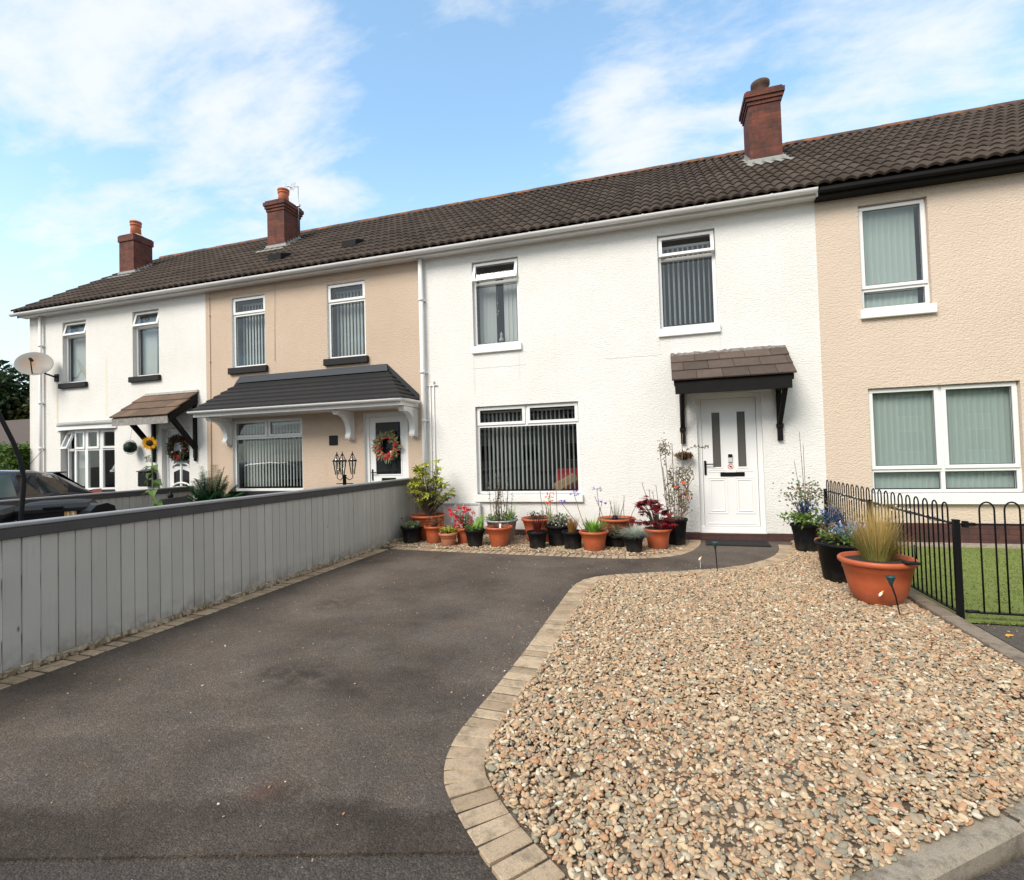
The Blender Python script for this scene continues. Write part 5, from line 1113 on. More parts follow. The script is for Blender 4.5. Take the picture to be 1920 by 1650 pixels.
def umbel(b, p, R):
    for i in range(16):
        a = R.random()*6.28; e = R.uniform(-.1, .8); d = V(math.cos(a), math.sin(a), e).normalized(); q = p+d*.05; b.blade(p, d, .05, .005, 0, 1)
        for k in range(3): b.leaf(q, d+V(R.uniform(-.7, .7), R.uniform(-.7, .7), R.uniform(-.7, .4)), V(0, 0, 1), .036, .017)
def spray(b, p, R):
    for i in range(10): b.blade(p, V(R.gauss(0, .6), R.gauss(0, .6), R.uniform(.2, 1)), .07, .004, .3, 2)

GRP = 'string'
# 1 low dark pot by the fence
t, c = potted('small black pot of low green creeper, nearest the grey fence', -4.12, -.88, .185, .135, .27, 'pot_black')
bush(t, c, .07, .15, 60, 7, .035, .018, 'sage', 11, stem=False); bush(t, c, .06, .14, 30, 6, .03, .018, 'green', 12, name='green_leaves', stem=False)
stalks(t, [(c+V(-.10, 0, -.02), c+V(-.16, -.02, .15))], lambda b, p, R: b.lathe([(.001, -.01), (.02, 0), (.001, .015)], tuple(p), 8), 'dark', name='seed_head')
# 2 rhododendron
t, c = potted('tall rhododendron with yellow green rosettes in a wide terracotta pot', -3.98, -.52, .31, .20, .42, 'terracotta')
s_ = MB(); b = MB(); y_ = MB(); R = random.Random(5)
def rosette(p, sc=1.):
    up_ = V(R.gauss(0, .35), R.gauss(0, .35), 1).normalized(); nl = R.randint(7, 10)
    u = up_.orthogonal().normalized(); w_ = up_.cross(u)
    for k in range(nl):
        a = 6.283*k/nl+R.uniform(-.2, .2); d = (u*math.cos(a)+w_*math.sin(a))+up_*R.uniform(-.1, .6); (y_ if R.random() < .68 else b).leaf(p, d, up_, .105*sc*R.uniform(.7, 1.15), .044*sc, .1, .25)
    for k in range(3): (y_).leaf(p, up_+u*R.uniform(-.4, .4)+w_*R.uniform(-.4, .4), u, .05*sc, .018*sc)
trunks = [(-.03, .0), (.04, .02), (.0, -.04), (.06, -.03)]
for i in range(68):
    a = R.random()*6.283; zt = R.uniform(.22, .98); q = (.10+.22*R.random())*(1.15-.55*max(0, zt-.55)/.45); 
    if i % 7 == 0: a = R.uniform(-.4, .3); q = R.uniform(.3, .48); zt = R.uniform(.28, .55)
    if i % 11 == 0: a = PI+R.uniform(-.3, .3); q = R.uniform(.25, .36); zt = R.uniform(.2, .65)
    tip = c+V(q*math.cos(a), q*math.sin(a)*.8, zt); o0 = trunks[i % 4]; k1 = c+V(o0[0]+.25*q*math.cos(a), o0[1]+.25*q*math.sin(a), zt*.35); k2 = c+V(.65*q*math.cos(a)+R.uniform(-.03, .03), .55*q*math.sin(a), zt*.72)
    s_.tube([c+V(o0[0]*.6, o0[1]*.6, -.03), k1, k2, tip], [.013, .009, .006, .003], 6, False); rosette(tip)
    if R.random() < .6: p2 = k2.lerp(tip, .5)+V(R.uniform(-.07, .07), R.uniform(-.07, .07), R.uniform(-.02, .08)); s_.tube([k2, p2], [.004, .002], 5, False); rosette(p2, .85)
s_.build('branches', M_['bark'], t); b.build('green_leaves', L['green'], t); y_.build('yellow_green_leaves', L['yellowgreen'], t)
# 3
t, c = potted('terracotta pot of sparse orange brown stems in front of the rhododendron', -3.70, -.86, .175, .135, .28, 'terracotta')
bush(t, c, .17, .14, 40, 4, .04, .012, 'brown', 13); bush(t, c, .15, .12, 20, 4, .035, .012, 'orange', 14, name='orange_leaves', stem=False)
# 4
t, c = potted('small terracotta pot with red star shaped flowers over it', -3.36, -1.08, .155, .105, .205, 'terracotta_pale')
bush(t, c, .10, .13, 40, 6, .035, .014, 'yellowgreen', 15)
t, c = potted('dark red terracotta pot of scarlet and white spotted flowers', -3.16, -.86, .165, .12, .26, 'terracotta')
bush(t, c, .30, .17, 26, 6, .05, .014, 'sage', 16); b = MB(); R = random.Random(17)
for i in range(46):
    p = c+V(R.uniform(-.24, .16), R.uniform(-.16, .1), R.uniform(.04, .36)); 
    for k in range(6): b.leaf(p, V(R.gauss(0, 1), R.gauss(-.5, .7), R.gauss(.1, .8)), V(0, -1, .4), .045, .022)
b.build('red_flowers', L['redflower'], t); b = MB()
for i in range(60): b.leaf(c+V(R.uniform(-.2, .16), R.uniform(-.2, .0), R.uniform(.02, .4)), V(R.gauss(0, 1), -.5, R.gauss(0, 1)), V(0, -1, .3), .02, .014)
b.build('white_spots', L['white'], t)
# 5
t, c = potted('black pot with bright green fern and dark lily stems', -2.90, -1.10, .165, .11, .27, 'pot_black')
R = random.Random(18); b = MB(); s_ = MB()
for i in range(7):
    a = R.uniform(-.9, 2.2); l_ = R.uniform(.16, .30); base = c+V(R.uniform(-.04, .08), R.uniform(-.05, .05), -.02); tip = base+V(math.cos(a)*.10, math.sin(a)*.06-.03, l_)
    s_.tube([base, tip], .003, 4, False)
    for k in range(11):
        p = base.lerp(tip, .15+.85*k/11)
        for sg in (-1, 1): b.leaf(p, V(sg*.9, -.2, .35), V(0, -1, .3), .055*(1.2-k/13), .017)
s_.build('fern_stems', L['bright'], t); b.build('fern_fronds', L['bright'], t)
s_ = MB(); b = MB()
for i in range(6):
    base = c+V(R.uniform(-.10, .0), R.uniform(-.04, .04), -.02); tip = base+V(R.uniform(-.12, .02), R.uniform(-.05, .05), R.uniform(.22, .36)); s_.tube([base, tip], .004, 5, False)
    for k in range(22): p = base.lerp(tip, .1+.9*k/22); a = k*2.4; b.leaf(p, V(math.cos(a), math.sin(a), .4), V(0, 0, 1), .045, .009)
s_.build('lily_stems', M_['cane'], t); b.build('lily_leaves', L['sage'], t)
bush(t, c, .06, .13, 40, 4, .04, .02, 'green', 19, name='ground_leaves', stem=False)
# 6 grey urn behind
t, c = potted('wide grey tub of tall twiggy plants under the lounge window', -2.62, -.58, .27, .19, .36, 'pot_grey', 'plain')
R = random.Random(20); s_ = MB(); b = MB(); d_ = MB()
for i in range(16):
    base = c+V(R.uniform(-.16, .16), R.uniform(-.1, .1), -.03); tip = base+V(R.uniform(-.06, .08), R.uniform(-.04, .04), R.uniform(.35, .88)); m_ = base.lerp(tip, .5)+V(R.uniform(-.03, .03), 0, 0); s_.tube([base, m_, tip], [.006, .004, .002], 5, False)
    for k in range(16): p = m_.lerp(tip, k/16); a = k*2.4+i; (b if R.random() < .45 else d_).leaf(p, V(math.cos(a), math.sin(a), R.uniform(-.8, .4)), V(0, 0, 1), .05, .018)
s_.build('stems', M_['bark'], t); b.build('leaves', L['sage'], t); d_.build('withered_leaves', L['brown'], t); bush(t, c, .12, .24, 60, 5, .04, .018, 'green', 21, name='low_leaves', stem=False)
tuft(t, c+V(.16, 0, 0), 40, .34, .35, .006, 'bright', .5, 22, rad=.04)
# 7
t, c = potted('large terracotta pot with only a few weeds, standing before the grey tub', -2.52, -1.03, .215, .13, .31, 'terracotta')
bush(t, c, .07, .16, 22, 4, .03, .014, 'brown', 23); b = MB(); b.box(c.x+.05, c.x+.08, c.y-.14, c.y-.135, c.z-.02, c.z+.08); b.build('plant_label', M_['bulb'], t)
# 8 maroon cordyline
t, c = potted('black pot of spiky maroon leaves below the window sill', -1.90, -1.06, .165, .115, .25, 'pot_black')
tuft(t, c, 60, .27, .55, .016, 'maroon', .25, 24, name='spiky_leaves', rad=.04)
# 9 terracotta behind
t, c = potted('wide terracotta pot behind the spiky maroon plant', -2.02, -.48, .285, .19, .38, 'terracotta')
bush(t, c, .10, .2, 20, 5, .04, .018, 'dark', 25); stalks(t, [(c+V(.10, 0, 0), c+V(.04, 0, .48)), (c+V(.12, 0, 0), c+V(.2, 0, .38)), (c+V(.16, 0, 0), c+V(.1, 0, .30))], lambda b, p, R: [b.blade(p-V(0, 0, .05*k), V(R.gauss(0, .5), 0, 1), .06, .004, .2, 2) for k in range(4)], 'sage', name='seed_tips')
tuft(t, c+V(.18, 0, 0), 22, .30, .5, .005, 'bright', .5, 26, rad=.03)
# 10
t, c = potted('dark grey tub of white and orange flowers under the right end of the lounge window', -1.62, -.78, .21, .16, .31, 'pot_black')
bush(t, c, .16, .17, 40, 5, .05, .022, 'sage', 27); b = MB(); R = random.Random(28)
for i in range(26): b.leaf(c+V(R.uniform(-.17, .17), R.uniform(-.17, .0), R.uniform(.0, .10)), V(R.gauss(0, 1), -1, R.gauss(0, 1)), V(0, -1, 0), .035, .025)
b.build('white_flowers', L['white'], t)
stalks(t, [(c+V(-.02, .05, 0), c+V(-.03, .05, .52))], spray, 'blueg', name='dried_spray'); s_ = MB(); b = MB()
s_.tube([c+V(-.12, 0, 0), c+V(-.13, 0, .50)], .005, 6)
for k in range(30): b.leaf(c+V(-.15+R.uniform(-.05, .09), R.uniform(-.03, .03), R.uniform(.34, .52)), V(R.gauss(0, 1), -.5, R.gauss(0, 1)), V(0, -1, 0), .035, .018)
s_.build('lily_stalk', M_['cane'], t); b.build('orange_lilies', L['orange'], t)
# 11 tan grass
t, c = potted('black pot of soft tan grass between a dark tub and a terracotta pot', -1.36, -1.05, .165, .125, .26, 'pot_black')
tuft(t, c, 420, .25, .30, .003, 'tan', .35, 29, rad=.06, lean=(.06, 0))
# 12 agapanthus
t, c = potted('terracotta pot of strappy green leaves with violet flowers on tall stalks', -1.03, -1.15, .215, .145, .285, 'terracotta')
tuft(t, c, 190, .24, .75, .014, 'bright', .55, 30, name='strap_leaves', rad=.10); stalks(t, [(c+V(-.1, 0, 0), c+V(-.27, .0, .55)), (c+V(.0, .02, 0), c+V(.13, .0, .42)), (c+V(-.14, 0, 0), c+V(-.46, .0, .42)), (c+V(.1, 0, 0), c+V(.06, .05, .60))], umbel, 'purple')
# 13
t, c = potted('wide terracotta pot of pale feathery stalks left of the red maple', -.76, -.46, .295, .20, .385, 'terracotta')
R = random.Random(31)
tuft(t, c, 26, .34, .35, .007, 'sage', .5, 32, rad=.05); stalks(t, [(c+V(x_, 0, -.02), c+V(x_+R.uniform(-.12, .12), R.uniform(-.06, .06), R.uniform(.22, .52))) for x_ in (-.2, -.12, -.03, .06, .12, .2)], spray, 'straw', name='feathery_heads')
b = MB(); b.lathe([(.05, .0), (.055, .01), (.03, .06), (.001, .07)], tuple(c+V(-.02, -.05, 0)), 10); b.build('black_bulb_cap', M_['black_gloss'], t)
# 14
t, c = potted('low black pot mostly hidden behind the blue grey grass', -.76, -.86, .18, .14, .19, 'pot_black'); bush(t, c, .14, .15, 50, 5, .035, .014, 'brown', 33); bush(t, c, .12, .15, 30, 5, .035, .012, 'sage', 34, name='grey_leaves', stem=False)
# 15 festuca
t, c = potted('black pot overflowing with blue grey fescue grass', -.46, -1.20, .145, .105, .235, 'pot_black'); tuft(t, c, 900, .23, 1.5, .0032, 'blueg', .75, 35, rad=.07)
# 16 maple
t, c = potted('terracotta pot of crimson leaved maple', -.14, -.86, .20, .14, .29, 'terracotta')
R = random.Random(36); b = MB(); s_ = MB()
def palmate(b, p, d, sc):
    d = d.normalized(); u = d.cross(V(0, 0, 1)); u = u.normalized() if u.length > .01 else V(1, 0, 0)
    for k in range(7):
        a = -1.35+2.7*k/6; b.leaf(p, d*math.cos(a)+u*math.sin(a)-V(0, 0, .25), V(0, 0, 1), sc*(1-.35*abs(a)/1.35), sc*.22, .1, .1)
for i in range(46):
    a = R.random()*6.283; q = .27*math.sqrt(R.random()); zt = R.uniform(.08, .47)*(1-.5*q); ctr = c+V(-.10+q*math.cos(a)*(1.1 if zt < .3 else .75), q*math.sin(a)*.8-.03, zt)
    if i % 8 == 0: ctr = c+V(.16+R.uniform(-.05, .06), -.05, R.uniform(.06, .13))
    s_.tube([c+V(-.02, 0, -.02), c.lerp(ctr, .5)+V(0, 0, .04), ctr], [.007, .004, .002], 5, False)
    for k in range(5): palmate(b, ctr+V(R.gauss(0, .02), R.gauss(0, .02), R.gauss(0, .02)), V(R.gauss(0, 1), R.gauss(-.2, 1), R.gauss(-.1, .3)), .105*R.uniform(.7, 1.1))
s_.build('branches', M_['bark'], t); b.build('crimson_leaves', L['red'], t)
stalks(t, [(c+V(-.05, .1, .1), c+V(-.10, .1, .55)), (c+V(-.02, .1, .1), c+V(-.05, .1, .52)), (c+V(.02, .1, .1), c+V(.0, .1, .62)), (c+V(.0, .1, .1), c+V(-.2, .1, .66))], spray, 'sage', name='dark_spikes')
# 17 tall canes
t, c = potted('tall black pot of woody canes and climbing stems beside the front door', .13, -.50, .17, .125, .39, 'pot_black')
R = random.Random(37); s_ = MB(); b = MB(); d_ = MB()
for (x_, h_) in ((-.20, 1.12), (-.13, 1.02), (-.02, 1.16), (.14, 1.3), (-.16, .8), (.06, .6)): s_.tube([c+V(x_*.55, R.uniform(-.06, .06), -.05), c+V(x_+R.uniform(-.01, .01), .08, h_)], [.006, .005], 6)
for i in range(26):
    base = c+V(R.uniform(-.10, .10), R.uniform(-.06, .06), -.02); P = [base]; x_, z_ = R.uniform(-.14, .22), 0
    for k in range(1, 7): z_ += R.uniform(.07, .2); P.append(V(c.x+x_+R.gauss(0, .05), c.y+.05+R.uniform(-.05, .05), c.z+z_))
    s_.tube(P, [.0035]*6+[.0015], 4, False)
    for p, q in zip(P[1:-1], P[2:]):
        for k in range(R.randint(1, 4)): (b if R.random() < .62 else d_).leaf(p.lerp(q, R.random()), V(R.gauss(0, 1), R.gauss(-.3, .6), R.gauss(-.2, .7)), V(0, -1, .5), .044*R.uniform(.6, 1.3), .025)
P = [c+V(.14, .06, 1.0), c+V(.24, .05, 1.08), c+V(.34, .02, 1.10), c+V(.42, .0, 1.07), c+V(.50, .0, 1.10)]; s_.tube(P, .0025, 4, False)
for p, q in zip(P[:-1], P[1:]):
    for k in range(5): b.leaf(p.lerp(q, R.random()), V(R.gauss(0, 1), -.3, R.gauss(0, .8)), V(0, -1, .5), .04, .02)
for k in range(150): (b if R.random() < .6 else d_).leaf(c+V(R.gauss(-.13, .05), .06+R.gauss(0, .03), R.gauss(1.08, .07)), V(R.gauss(0, 1), R.gauss(-.2, .8), R.gauss(0, .8)), V(0, -1, .4), .035, .018)
s_.build('canes', M_['cane'], t); b.build('withered_leaves', L['brown'], t); d_.build('green_leaves', L['sage'], t)
b = MB(); 
for (x_, z_) in ((.13, .56), (.02, .50), (.18, .36)):
    for k in range(16): b.leaf(c+V(x_, 0, z_), V(R.gauss(0, 1), -.6, R.gauss(0, 1)), V(0, -1, .3), .035, .016)
b.build('orange_flowers', L['orange'], t)
# hanging pot of leaves on the wall by the porch post
t = thing('wall_planter', 'little planter of dried leaves fixed to the wall beside the porch post', 'planter', (.29, -.08, 1.33))
b = MB(); b.lathe([(.05, -.04), (.07, .02), (.06, .02), (.045, -.03)], (.29, -.08, 1.31), 14); b.build('pot', M_['pot_black'], t); bush(t, V(.29, -.09, 1.30), .07, .12, 36, 8, .04, .02, 'brown', 38, stem=False); bush(t, V(.29, -.09, 1.33), .04, .05, 8, 6, .03, .02, 'dark', 39, name='dark_leaves', stem=False)

# right-hand group
t, c = potted('tall black pot of leafy climber on bamboo canes right of the front door', 1.80, -.80, .19, .13, .37, 'pot_black')
R = random.Random(40); s_ = MB()
for (x_, h_) in ((-.02, 1.28), (-.10, .88), (.02, 1.1)): s_.tube([c+V(.02, 0, -.05), c+V(x_, .02, h_)], [.005, .003], 6)
for i in range(20):
    a = R.random()*6.28; q = R.uniform(.05, .26); s_.tube([c, c+V(q*.5*math.cos(a), q*.3*math.sin(a), .3), c+V(q*math.cos(a), q*.6*math.sin(a), R.uniform(.35, .62))], [.004, .003, .0015], 4, False)
s_.build('canes', M_['cane'], t); b = MB(); d_ = MB()
for i in range(300): (b if R.random() < .6 else d_).leaf(c+V(R.gauss(0, .12), R.gauss(0, .06), R.gauss(.40, .10)), V(R.gauss(0, 1), R.gauss(-.2, 1), R.gauss(0, .8)), V(0, -1, .5), .042, .026)
b.build('climber_leaves', L['sage'], t); d_.build('brown_leaves', L['brown'], t); bush(t, c, .16, .26, 60, 6, .055, .03, 'green', 41, name='low_leaves', stem=False)
b = MB()
for i in range(26):
    base = c+V(R.uniform(-.09, .09), R.uniform(-.1, .0), .18); d = V(R.gauss(0, .45), R.gauss(0, .3), 1).normalized()
    for k in range(12): b.leaf(base+d*.013*k, V(R.gauss(0, 1), R.gauss(0, 1), .8), V(0, 0, 1), .034, .017)
b.build('blue_flower_spikes', L['blue'], t)
t, c = potted('wide terracotta pot of dark blue and pale aqua flower spikes behind the big black tub', 1.93, -1.72, .25, .17, .31, 'terracotta', 'bowl')
bush(t, c, .26, .24, 50, 6, .045, .02, 'sage', 42); bush(t, c, .30, .2, 26, 6, .045, .02, 'brown', 43, name='brown_leaves', stem=False)
for mat_, cx_, cz_, n_, nm in (('blue', -.05, .22, 34, 'dark_blue_spikes'),):
    b = MB()
    for i in range(n_):
        base = c+V(cx_+R.uniform(-.11, .11), R.uniform(-.08, .05), cz_+R.uniform(-.06, .06)); d = V(R.gauss(0, .4), R.gauss(0, .3), 1).normalized()
        for k in range(13): b.leaf(base+d*.013*k, V(R.gauss(0, 1), R.gauss(0, 1), .9), V(0, 0, 1), .036, .018)
    b.build(nm, L[mat_], t)
t, c = potted('big round black tub with aqua flowers behind the large grass pot', 1.80, -2.40, .285, .215, .40, 'pot_black', 'plain')
bush(t, c, .14, .24, 46, 6, .045, .022, 'green', 44); bush(t, c, .20, .22, 20, 5, .04, .02, 'brown', 45, name='brown_leaves', stem=False)
b = MB(); l2 = MB()
for i in range(46):
    base = c+V(.0+R.uniform(-.15, .17), R.uniform(-.1, .1), .02+R.uniform(-.02, .08)); d = V(R.gauss(0, .55), R.gauss(0, .35), 1).normalized()
    for k in range(12): (l2 if k > 8 else b).leaf(base+d*.013*k, V(R.gauss(0, .8), R.gauss(0, .8), 1), V(0, 0, 1), .038, .018)
b.build('aqua_spikes', L['aqua'], t); l2.build('lilac_tips', L['lilac'], t)
t, c = potted('largest terracotta pot of tall straw coloured grass on the gravel', 1.815, -3.19, .305, .175, .40, 'terracotta', 'bowl', name='potted_grass')
tuft(t, c, 700, .52, .42, .0035, 'straw', .28, 46, rad=.10, lean=(-.05, 0), lv=.35, name='straw_blades'); tuft(t, c, 520, .34, .62, .0035, 'strawgreen', .4, 47, rad=.12, name='olive_blades'); tuft(t, c+V(.08, 0, 0), 200, .30, .5, .0035, 'tan', .4, 48, rad=.08, name='tan_blades', lean=(.25, 0))
b = MB(); b.box(1.92, 2.04, -3.49, -3.42, .412, .430, bev=.006); b.tube([(2.02, -3.43, .42), (2.02, -3.42, .57)], .005, 6); single(b.build('solar_charger', M_['black_gloss']), 'small black solar panel clipped on the rim of the large terracotta pot', 'solar charger')
def stake(x, y, h, lean, label, mat='pot_black'):
    t = thing('garden_stake_light', label, 'garden light', (x, y, 0)); b = MB(); tp = V(x+lean, y, h); b.tube([(x, y, -.02), (x+lean*.5, y, h*.5), tp-V(0, 0, .06)], [.004, .006, .008], 8); b.build('stake', M_[mat], t)
    b = MB(); b.lathe([(.008, -.08), (.018, -.05), (.034, -.012), (.036, .0), (.001, .004)], tuple(tp), 14); b.build('head', M_['stake_green'], t)
M_['stake_green'] = simple('dark_green_plastic', (.012, .045, .05), .4, .2)
stake(1.825, -3.62, .34, -.06, 'dark green solar stake light in front of the large terracotta pot')
stake(.535, -2.28, .36, -.015, 'dark green solar stake light at the edge of the path before the front door')
for (x, y, z, rx, lab) in ((.365, -2.03, .115, .6, 'pale yellow bulb hanging just above the dark path'), (1.745, -3.46, .15, .6, 'clear and yellow bulb stuck on the front of the large terracotta pot')):
    b = MB(); T = Euler((0, rx, 0)).to_matrix().to_4x4(); b.lathe([(.001, -.03), (.010, -.02), (.012, .0), (.001, .03)], (x, y, z), 10, T=T)
    b.cur = 1; b.lathe([(.008, .01), (.009, .02), (.001, .035)], (x, y, z), 8, T=T); 
    if x < 1: b.cur = 0; b.tube([(x, y, -.01), (x, y, z-.02)], .002, 4)
    single(b.build('solar_bulb', [M_['bulb'], L['yellow']]), lab, 'solar bulb')
b = MB(); b.prism([(.56, -.06), (1.44, -.08), (1.42, -.52), (.54, -.50)], 'z', .004, .016)
for i in range(30): b.box(.56+.029*i, .575+.029*i, -.49, -.08, .016, .021)
single(b.build('door_mat', M_['mat']), 'black ribbed mat on the ground before the white front door', 'door mat')
b = MB(); R = random.Random(50)
for (x, y) in ((2.35, -3.95), (2.9, -3.72)):
    b.leaf((x, y, .006), V(1, .3, .02), V(0, 0, 1), .07, .045, .1, -.05)
single(b.build('fallen_leaf', L['yellow']), 'yellow leaves fallen on the path by the railing post', 'leaf')
b = MB(); R = random.Random(51); 
for (cx_, cy_) in ((-.47, -6.10), (-.75, -6.32)):
    for i in range(26): a = R.random()*6.28; b.blade((cx_+R.gauss(0, .012), cy_+R.gauss(0, .012), .02), V(math.cos(a), math.sin(a), .7), .035, .005, .5, 2)
single(b.build('weed', L['bright']), 'small green weed growing in the gravel by the block edging', 'weed')

# ------------------------------------------------------------------ left of the fence
t = thing('sunflower', 'tall sunflower with one yellow head in front of the end house', 'sunflower', (-7.95, -2.36, 0))
S0 = V(-7.93, -2.36, 0); S1 = V(-8.0, -2.36, 1.72)
b = MB(); b.tube([S0, S0.lerp(S1, .4)+V(-.015, 0, 0), S0.lerp(S1, .8)+V(.0, 0, 0), S1], [.016, .013, .010, .008], 8); b.build('stem', L['sage'], t)
b = MB(); R = random.Random(60); hd = V(-8.0, -2.39, 1.785); fd = (V(0, -8.6, 1.45)-hd).normalized(); u = fd.cross(V(0, 0, 1)).normalized(); w_ = u.cross(fd)
for i in range(44): a = 6.283*i/22+R.uniform(-.08, .08); d = u*math.cos(a)+w_*math.sin(a)+fd*R.uniform(.0, .3); b.leaf(hd+d*.03, d, fd, .088*R.uniform(.85, 1.1), .03, .05, .05)
b.build('petals', L['yellow'], t)
b = MB(); T = Matrix.Translation(hd) @ fd.to_track_quat('Z', 'Y').to_matrix().to_4x4(); b.lathe([(.001, .03), (.03, .026), (.05, .012), (.05, -.005), (.001, -.02)], (0, 0, 0), 18, cap_b=False); b.v = [tuple(T @ Vector(p)) for p in b.v]; b.build('seed_head', simple('sunflower_seeds', (.03, .012, .008), .9, .5, 60, bs=(90, 1, .01)), t)
b = MB()
for (z, a, l_) in ((1.58, PI, .15), (1.42, 0, .20), (1.40, PI+.4, .2), (1.18, .3, .22), (1.2, PI-.2, .18), (1.02, -.4, .24), (1.0, PI+.2, .22), (.85, .2, .24), (.6, 2.6, .24), (1.3, -1.2, .16)):
    p = S0.lerp(S1, z/1.72); d = V(math.cos(a), math.sin(a)-.4, -.1); b.leaf(p, d, V(0, -.3, 1), l_, l_*.62, .12, .35); b.leaf(p+d*.02, d+V(0, 0, -.5), V(0, -.4, 1), l_*.8, l_*.5, .1, .4)
b.build('leaves', leafm('sunflower_leaf', (.10, .16, .045), .25), t)

t = thing('palm_plant', 'green feathery palm in a pot by the beige house corner', 'palm', (-8.75, -.55, 0)); c = V(-8.75, -.55, .55)
pot_mesh(-8.75, -.55, .2, .15, .35, 0).build('pot', M_['pot_black'], t)
b = MB(); s_ = MB(); R = random.Random(61)
for i in range(60):
    a = 6.283*i/20+R.uniform(-.2, .2); e = R.uniform(.3, 1.0); l_ = R.uniform(.62, .82); base = V(-8.75, -.55, .42); P = []
    for k in range(9): q = k/8; P.append(base+V(math.cos(a)*l_*(1-e*.75)*q, math.sin(a)*l_*(1-e*.75)*q, l_*(.45+.85*e)*q-(1-e)*.28*q*q))
    s_.tube(P, .004, 4, False)
    for k in range(1, 9):
        for m_ in range(8):
            p = P[k-1].lerp(P[k], m_/8); d = (P[k]-P[k-1]).normalized(); sd_ = d.cross(V(0, 0, 1)); sd_ = sd_.normalized() if sd_.length > .05 else V(1, 0, 0)
            for sg in (-1, 1): b.leaf(p, sd_*sg+d*.5-V(0, 0, .1+.25*R.random()), V(0, 0, 1), .24*(1.15-k/10), .021)
s_.build('frond_ribs', L['green'], t); b.build('fronds', L['palm'], t)

def bin_(label, x, y, rot, num=None):
    t = thing('wheelie_bin', label, 'wheelie bin', (x, y, 0), 'wheelie bins'); T = Matrix.Translation((x, y, 0)) @ Matrix.Rotation(rot, 4, 'Z')
    b = MB(); v = []
    for (w_, d_, z, oy) in ((.21, .24, .06, .0), (.285, .33, .90, -.02), (.30, .35, .905, -.02), (.30, .35, .97, -.02)):
        for (sx, sy) in ((-1, -1), (1, -1), (1, 1), (-1, 1)): v.append((sx*w_, sy*d_+oy, z))
    b.add(v, [(0, 3, 2, 1)]+[(4*k+i, 4*k+(i+1) % 4, 4*k+4+(i+1) % 4, 4*k+4+i) for k in range(3) for i in range(4)]+[(12, 13, 14, 15)], T); bd = b.build('body', M_['black_gloss'], t)
    b = MB(); v = []
    for (w_, d_, z, oy) in ((.315, .37, .965, -.02), (.32, .375, 1.0, -.02), (.28, .32, 1.045, -.01), (.15, .2, 1.065, 0)):
        for (sx, sy) in ((-1, -1), (1, -1), (1, 1), (-1, 1)): v.append((sx*w_, sy*d_+oy, z))
    b.add(v, [(0, 3, 2, 1)]+[(4*k+i, 4*k+(i+1) % 4, 4*k+4+(i+1) % 4, 4*k+4+i) for k in range(3) for i in range(4)]+[(12, 13, 14, 15)], T); ld = b.build('lid', M_['lid'], t)
    b = MB(); b.box(-.08, .08, -.42, -.36, 1.0, 1.03, T, .008); b.tube([T @ Vector((-.26, .40, .98)), T @ Vector((.26, .40, .98))], .016, 8); b.build('handle', M_['black_gloss'], ld)
    for sx in (-.25, .25):
        b = MB(); b.tube([T @ Vector((sx-.02, .27, .10)), T @ Vector((sx+.02, .27, .10))], .10, 18); b.build('wheel', M_['tyre'], t)
    if num:
        b = MB(); b.box(-.05, .05, -.378, -.3705, .895, .962, T @ Matrix.Translation((.14, 0, 0))); b.build('number_sticker', M_['gold'], bd)
        o = text_obj('bin_number', num, (0, 0, 0), .075, (0, 0, 0), M_['plain_white'], .001); o.parent = bd; o.matrix_local = Matrix.Rotation(rot, 4, 'Z') @ Matrix.Translation((.14, -.380, .93)) @ Matrix.Rotation(PI/2, 4, 'X')
    return t
M_['lid'] = simple('grey_black_lid_plastic', (.012, .012, .013), .6, .2, spec=.25)
bin_('black wheelie bin with a gold numbered sticker behind the fence', -6.55, -4.58, math.radians(52), '13')
bin_('black wheelie bin at the left edge of the photo', -6.60, -5.32, math.radians(52))
b = MB(); pr = [(-5.02, 0), (-5.02, .84), (-4.99, .96), (-4.93, 1.015), (-4.82, 1.03), (-4.74, .99), (-4.70, .8), (-4.70, 0)]
T = None; b.prism([(y_+.35, z_) for y_, z_ in pr], 'x', -6.27, -5.95); single(b.build('storage_tub', M_['black_gloss']), 'glossy black rounded tub beside the numbered wheelie bin', 'storage tub')
b = MB(); b.tube([(-5.98, -5.26, -.02), (-5.98, -5.25, .9), (-5.98, -5.22, 1.33), (-6.0, -5.24, 1.52), (-6.03, -5.28, 1.70), (-6.09, -5.35, 1.95), (-6.16, -5.42, 2.16), (-6.3, -5.52, 2.4), (-6.5, -5.62, 2.62), (-6.8, -5.72, 2.78)], [.02]*3+[.019]*4+[.017]*3, 12)
b.lathe([(.28, 0), (.28, .05), (.05, .07), (.045, .2)], (-5.98, -5.26, 0), 20); single(b.build('curved_pole', M_['black_metal']), 'curved dark pole leaning over the wheelie bins at the left edge', 'pole')
t = thing('garden_chair', 'dark grey garden chair back beside the sunflower', 'chair', (-8.55, -1.55, 0))
b = MB(); b.add([(-8.60, -1.82, .45), (-8.60, -1.22, .45), (-8.60, -1.20, .83), (-8.60, -1.72, .81), (-8.60, -1.78, .77), (-8.64, -1.82, .45), (-8.64, -1.22, .45), (-8.64, -1.20, .83), (-8.64, -1.72, .81), (-8.64, -1.78, .77)], [(0, 1, 2, 3, 4), (9, 8, 7, 6, 5), (0, 5, 6, 1), (1, 6, 7, 2), (2, 7, 8, 3), (3, 8, 9, 4), (4, 9, 5, 0)]); b.build('backrest', M_['rail'], t)
b = MB(); b.box(-8.60, -8.1, -1.80, -1.24, .40, .45); b.build('seat', M_['rail'], t)
